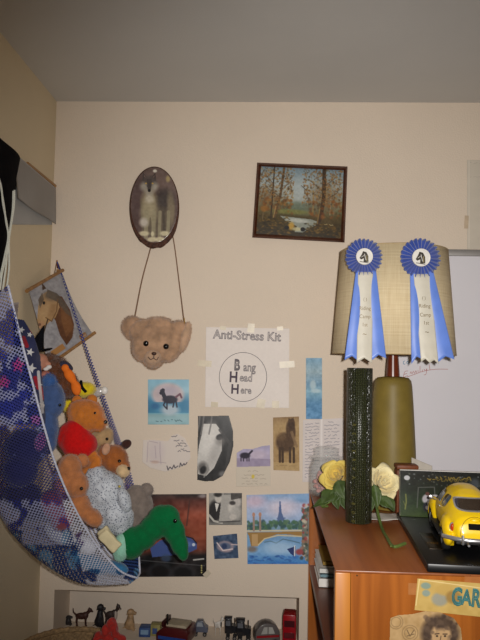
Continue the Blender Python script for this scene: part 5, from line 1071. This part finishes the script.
# toys seen through the mesh
def inner(label, col, els, Y, name='plush_toy', extra=None):
    t = toy(name, label, 'stuffed toy', (els[0][0], els[0][1] + els[0][3], Y)); part(t, 'body', fur('inner plush ' + str(col), col), els, Y, .0036); 
    if extra: part(t, 'ear', fur('inner plush ' + str(extra[0]), extra[0]), extra[1], Y - .03, .0026)
inner('navy plush with a pink-lined ear seen through the mesh', (44, 48, 92), [(26, 448, 22, 20, 18), (20, 470, 18, 18, 16)], -.41, extra=((150, 90, 150), [(40, 442, 6, 10, 4, 10)]))
inner('charcoal plush low in the net seen through the mesh', (46, 44, 60), [(22, 496, 20, 16, 14), (34, 510, 16, 12, 12)], -.39)
inner('maroon plush seen through the mesh below the tan bear', (122, 62, 76), [(52, 504, 12, 15, 12, -20), (62, 520, 12, 11, 11, -20)], -.385)
inner('white plush at the bottom of the net seen through the mesh', (196, 198, 206), [(60, 534, 18, 9, 10, 30), (86, 545, 12, 9, 9, 30)], -.335)
inner('teal and blue plush lowest in the net tip', (52, 112, 156), [(90, 562, 22, 9, 9, 25), (115, 568, 14, 7, 8, 10)], -.30)
inner('royal blue plush at the upper left of the net seen through the mesh', (60, 66, 140), [(12, 402, 16, 24, 12), (12, 368, 11, 16, 10)], -.46)

# ------------------------------------------------------------------ little things standing in the wall niche
NZ = nz_bot
def gx(px, Y): return P(px, 632, Y).x
def npt(px, py, Y):  # point seen at a photo pixel, never under the niche floor
    p = P(px, py, Y); p.z = max(p.z, NZ + .001); return p
def animal(name, label, col, x0, x1, ytop, Y, pose='stand', col2=None, face=1, tailup=True):
    t = thing(name, label, 'figurine', (gx((x0 + x1) / 2, Y), Y, NZ), 'animal figurines'); del t['group']
    s = S(Y); w = (x1 - x0) * s; zt_ = P(x0, ytop, Y).z - NZ; cx = gx((x0 + x1) / 2, Y); m = mat('painted ' + name + str(col), col, .55, .3, 90)
    V = lambda u, v, d=0: Vector((cx + face * (u - .5) * w, Y + d * w, NZ + .0006 + v * zt_))
    bm = bmesh.new()
    if pose == 'stand':
        ell(bm, V(.44, .55), (.30 * w, .13 * w, .17 * zt_)); ell(bm, V(.60, .58), (.16 * w, .13 * w, .19 * zt_))
        for u, d in ((.22, .07), (.24, -.07), (.64, .07), (.66, -.07)): tube(bm, [V(u, .5, d), V(u - .02, .25, d), V(u, .03, d), V(u + .05, .02, d)], [.055 * w, .04 * w, .034 * w, .03 * w], 8)
        tube(bm, [V(.62, .62), V(.78, .80)], [.10 * w, .08 * w], 8); ell(bm, V(.82, .86), (.11 * w, .09 * w, .11 * zt_)); tube(bm, [V(.84, .85), V(.98, .78)], [.06 * w, .035 * w], 8)
        tube(bm, [V(.16, .62), V(.04, .74), V(.02, .95 if tailup else .45)], [.045 * w, .035 * w, .02 * w], 8)
        for d in (.05, -.05): tube(bm, [V(.78, .92, d), V(.76, 1.0, d * 1.3)], [.04 * w, .012 * w], 6)
    else:
        ell(bm, V(.45, .22), (.36 * w, .26 * w, .22 * zt_)); tube(bm, [V(.40, .25), V(.50, .45), V(.52, .68)], [.30 * w, .27 * w, .20 * w], 10); ell(bm, V(.52, .82), (.26 * w, .22 * w, .15 * zt_)); tube(bm, [V(.58, .80), V(.92, .76)], [.16 * w, .10 * w], 8)
        for d in (.14, -.14): tube(bm, [V(.62, .5, d), V(.70, .25, d), V(.72, .03, d), V(.85, .025, d)], [.11 * w, .09 * w, .08 * w, .07 * w], 8)
        for d in (.16, -.16): tube(bm, [V(.42, .90, d), V(.30, .74, d * 1.3)], [.07 * w, .05 * w], 6)
        tube(bm, [V(.15, .10), V(-.05, .06)], [.06 * w, .03 * w], 6)
    mkf('body', fuse(bm, max(.0013, w * .018), 3), m, t)
    if col2:
        bm = bmesh.new()
        if pose == 'stand': ell(bm, V(.70, .58), (.09 * w, .135 * w, .20 * zt_)); ell(bm, V(.90, .80), (.05 * w, .06 * w, .05 * zt_))
        else: ell(bm, V(.60, .45), (.16 * w, .14 * w, .18 * zt_))
        mkf('pale_chest', fuse(bm, max(.0013, w * .018), 2), mat('painted cream ' + str(col2), col2, .6), t)
    return t
animal('dog_figurine', 'tiny dark dog figurine leftmost in the wall niche', (42, 36, 36), 63, 73, 615, .13, 'sit')
animal('dog_figurine', 'dark reddish brown dog figurine with raised tail standing in the niche', (66, 36, 28), 72, 93, 607, .12)
animal('cat_figurine', 'black upright cat-like figurine between the brown dog and the collie in the niche', (30, 28, 32), 93, 106, 603, .12, 'sit')
animal('dog_figurine', 'black and tan collie figurine with pale chest in the niche', (52, 38, 34), 102, 121, 603, .10, 'stand', (190, 176, 164))
animal('dog_figurine', 'tan sitting dog figurine in the niche', (168, 136, 100), 123, 137, 608, .11, 'sit', (196, 170, 136))
# small boxes
def nbox(name, label, cat, x0, x1, ytop, Y, dp, col, extra=()):
    t = thing(name, label, cat, (gx((x0 + x1) / 2, Y), Y, NZ)); a, b = gx(x0, Y), gx(x1, Y); zt_ = P(x0, ytop, Y).z
    mk('carton', bx(a, b, Y, Y + dp, NZ + .0006, zt_, bev=.0008), mat('carton ' + str(col), col, .5, .3, 60), t)
    for nme, (u0, u1, v0, v1), c in extra:
        mk(nme, bx(a + (b - a) * u0, a + (b - a) * u1, Y - .0012, Y - .0002, NZ + .0006 + (zt_ - NZ) * v0, NZ + .0006 + (zt_ - NZ) * v1), mat('label ' + str(c), c, .5), t, smooth=False)
nbox('toy_box', 'small blue box beside the tan dog figurine in the niche', 'box', 139, 150, 628, .06, .035, (48, 76, 128), [('box_label', (.15, .85, .3, .8), (120, 150, 180))])
nbox('toy_box', 'small yellow and blue patterned box left of the dark red toy wagon', 'box', 150.5, 160, 625, .07, .03, (150, 140, 84), [('box_label', (.2, .7, .2, .7), (60, 80, 130))])
# vehicles: side profile drawn in unit coordinates, pushed to a width, with four wheels
def vehicle(name, label, x0, x1, ytop, Y, prof, col, wins, depth=.6, wr=.13, wx=(.2, .8), trims=(), tilt=0):
    w = abs(gx(x1, Y) - gx(x0, Y)); cx = gx((x0 + x1) / 2, Y); h = P(x0, ytop, Y).z - NZ; t = thing(name, label, 'toy vehicle', (cx, Y, NZ)); d = depth * w
    R = Matrix.Rotation(math.radians(tilt), 3, 'Z')
    V = lambda u, v, q=0: Vector((cx, Y, NZ + .0008)) + R @ Vector(((u - .5) * w, q * d, v * h))
    bm = bmesh.new(); prism(bm, [V(u, v, -.5) for u, v in prof], R @ Vector((0, d, 0)), w * .02); mk('body', bm, mat('toy paint ' + str(col), col, .3, .1, 30, coat=.3), t)
    for nme, pr, c in wins:
        for q in (-.5, .5):
            bm = bmesh.new(); prism(bm, [V(u, v, q) + R @ Vector((0, math.copysign(.0008, q), 0)) for u, v in pr], R @ Vector((0, -math.copysign(.0006, q), 0))); mk(nme, bm, mat('toy detail ' + str(c), c, .25), t, smooth=False)
    for u in wx:
        for q in (-.46, .46):
            bm = bmesh.new(); lathe(bm, V(u, wr * w / h, q), [(.001, -.06 * w), (wr * w, -.06 * w), (wr * w, .06 * w), (.001, .06 * w)], 20, R @ Matrix.Rotation(PI / 2, 3, 'X')); wh = mk('wheel', bm, mat('toy tyre', (18, 18, 19), .6), t)
            bm = bmesh.new(); lathe(bm, V(u, wr * w / h, q) + R @ Vector((0, math.copysign(.062 * w, q), 0)), [(.001, -.004 * w), (wr * .55 * w, -.004 * w), (wr * .5 * w, .004 * w), (.001, .004 * w)], 14, R @ Matrix.Rotation(PI / 2, 3, 'X')); mk('hub', bm, mat('toy hub', (150, 148, 146), .3, metal=.8), wh)
    for nme, a, b, c in trims:
        bm = bmesh.new(); box(bm, (V(*a) + V(*b)) / 2, (abs(b[0] - a[0]) * w, abs(b[2] - a[2]) * d, abs(b[1] - a[1]) * h), R, .0006); mk(nme, bm, mat('toy detail ' + str(c), c, .35), t)
    return t
vehicle('toy_wagon', 'dark red open toy wagon with cream bed and blue sill in the niche', 160, 193, 619, .03, [(.0, .22), (1, .22), (1, .62), (.95, .80), (.20, .80), (.08, .62), (0, .55)], (78, 22, 24), [('side_panel', [(.06, .3), (.94, .3), (.94, .44), (.06, .44)], (40, 70, 140))], .75, .10, (.2, .8), [('bed', (.26, .80, -.34), (.90, .90, .34), (176, 164, 140)), ('windscreen_frame', (.14, .78, -.4), (.20, 1.0, .4), (60, 20, 22)), ('post', (.30, .9, -.42), (.34, 1.35, -.36), (30, 26, 26))], -14)
vehicle('toy_car', 'small grey-blue toy car right of the red wagon in the niche', 193, 208, 619, .09, [(.0, .25), (1, .25), (1, .55), (.8, .62), (.66, .95), (.28, .95), (.14, .62), (0, .55)], (86, 92, 110), [('window', [(.26, .62), (.70, .62), (.60, .88), (.32, .88)], (150, 156, 164))], .5)
animal('cow_figurine', 'small white and black standing animal figurine among the toy vehicles', (206, 200, 192), 213, 224, 616, .09, 'stand', (30, 28, 30))
TR = [(.0, .30), (.62, .30), (.62, .34), (1, .34), (1, .62), (.56, .66), (.56, .74), (.52, .95), (.0, .95)]
for x0_, x1_, yt, Y_, lb_ in ((225, 237, 617, .07, 'black toy tractor left of its twin in the niche'), (236.5, 251, 619, .06, 'black toy tractor nearest to the grey and red car in the niche')):
    vehicle('toy_tractor', lb_, x0_, x1_, yt, Y_, TR, (26, 27, 32), [('cab_window', [(.08, .66), (.46, .66), (.44, .88), (.08, .88)], (96, 98, 104))], .6, .17, (.24, .82), [('roof', (-.04, .95, -.5), (.58, 1.0, .5), (34, 36, 44)), ('exhaust', (.78, .62, -.06), (.84, .96, .06), (20, 20, 22))])
arc = [(0, .2), (1, .2), (1, .45)] + [(.5 + .5 * math.cos(a * PI / 10), .45 + .52 * math.sin(a * PI / 10)) for a in range(1, 10)] + [(0, .45)]
vehicle('toy_car', 'rounded grey toy car with red sides beside the red bus in the niche', 254, 279, 620, .05, arc, (96, 90, 88), [('window', [(.22, .52), (.48, .52), (.48, .82), (.34, .82)], (168, 166, 160)), ('window', [(.52, .52), (.78, .52), (.68, .80), (.52, .82)], (168, 166, 160)), ('side_stripe', [(.04, .36), (.96, .36), (.96, .46), (.04, .46)], (140, 34, 38))], .55, .12, (.2, .8), (), 12)
vehicle('toy_bus', 'tall red double-decker toy bus at the right end of the niche', 283, 296, 612, .03, [(0, .06), (1, .06), (1, .97), (.92, 1), (.08, 1), (0, .97)], (150, 14, 26), [('window', [(.1, .66), (.9, .66), (.9, .84), (.1, .84)], (70, 20, 26)), ('window', [(.1, .34), (.9, .34), (.9, .50), (.1, .50)], (90, 30, 34)), ('route_board', [(.2, .17), (.8, .17), (.8, .28), (.2, .28)], (206, 190, 186))], 1.3, .14, (.25, .75), (), -4)
# wicker hamper in front of the niche, red cloth over its rim
bX, bY, bR = P(72, 640, -.22).x, -.24, .145
hz = P(72, 628, bY + .145).z
hm = thing('wicker_hamper', 'round tan wicker hamper with coiled rim in the lower left corner', 'hamper', (bX, bY, 0))
WK = mat('tan wicker', (150, 122, 86), .75, .4, 160, .6, 260)
bm = bmesh.new(); lathe(bm, (bX, bY, 0), [(.12, .002), (bR * .92, .01), (bR * .97, hz * .5), (bR, hz - .012), (bR - .012, hz - .012), (bR * .97 - .012, hz * .5), (.11, .02)], 64, caps=True); mk('body', bm, WK, hm)
for k in range(3):
    bm = bmesh.new(); tube(bm, [(bX + (bR - .004 - k * .002) * math.cos(a * PI / 40), bY + (bR - .004 - k * .002) * math.sin(a * PI / 40), hz - .022 + k * .0115 + .0012 * math.sin(a * 3.1 + k)) for a in range(81)], .0072, 8); mk('rim_coil', bm, WK, hm)
rc = thing('red_cloth', 'crumpled red cloth poking out of the wicker hamper in front of the figurines', 'cloth', P(110, 640, bY - .1))
bm = bmesh.new(); yr = bY - .01
for e in ((99, 637, 7, 4, -30), (106, 630, 6, 5, -45), (111, 624, 4, 6, 20), (115, 631, 4, 8, -25), (121, 638, 6, 4, 30), (108, 638, 9, 4, 0)): pe(bm, e[0], e[1], yr, e[2], e[3], 6, e[4])
mkf('cloth', fuse(bm, .0024, 2, lump=.006), mat('red cotton', (164, 34, 24), .85, .25, 60, .3, 150, sheen=.2), rc)
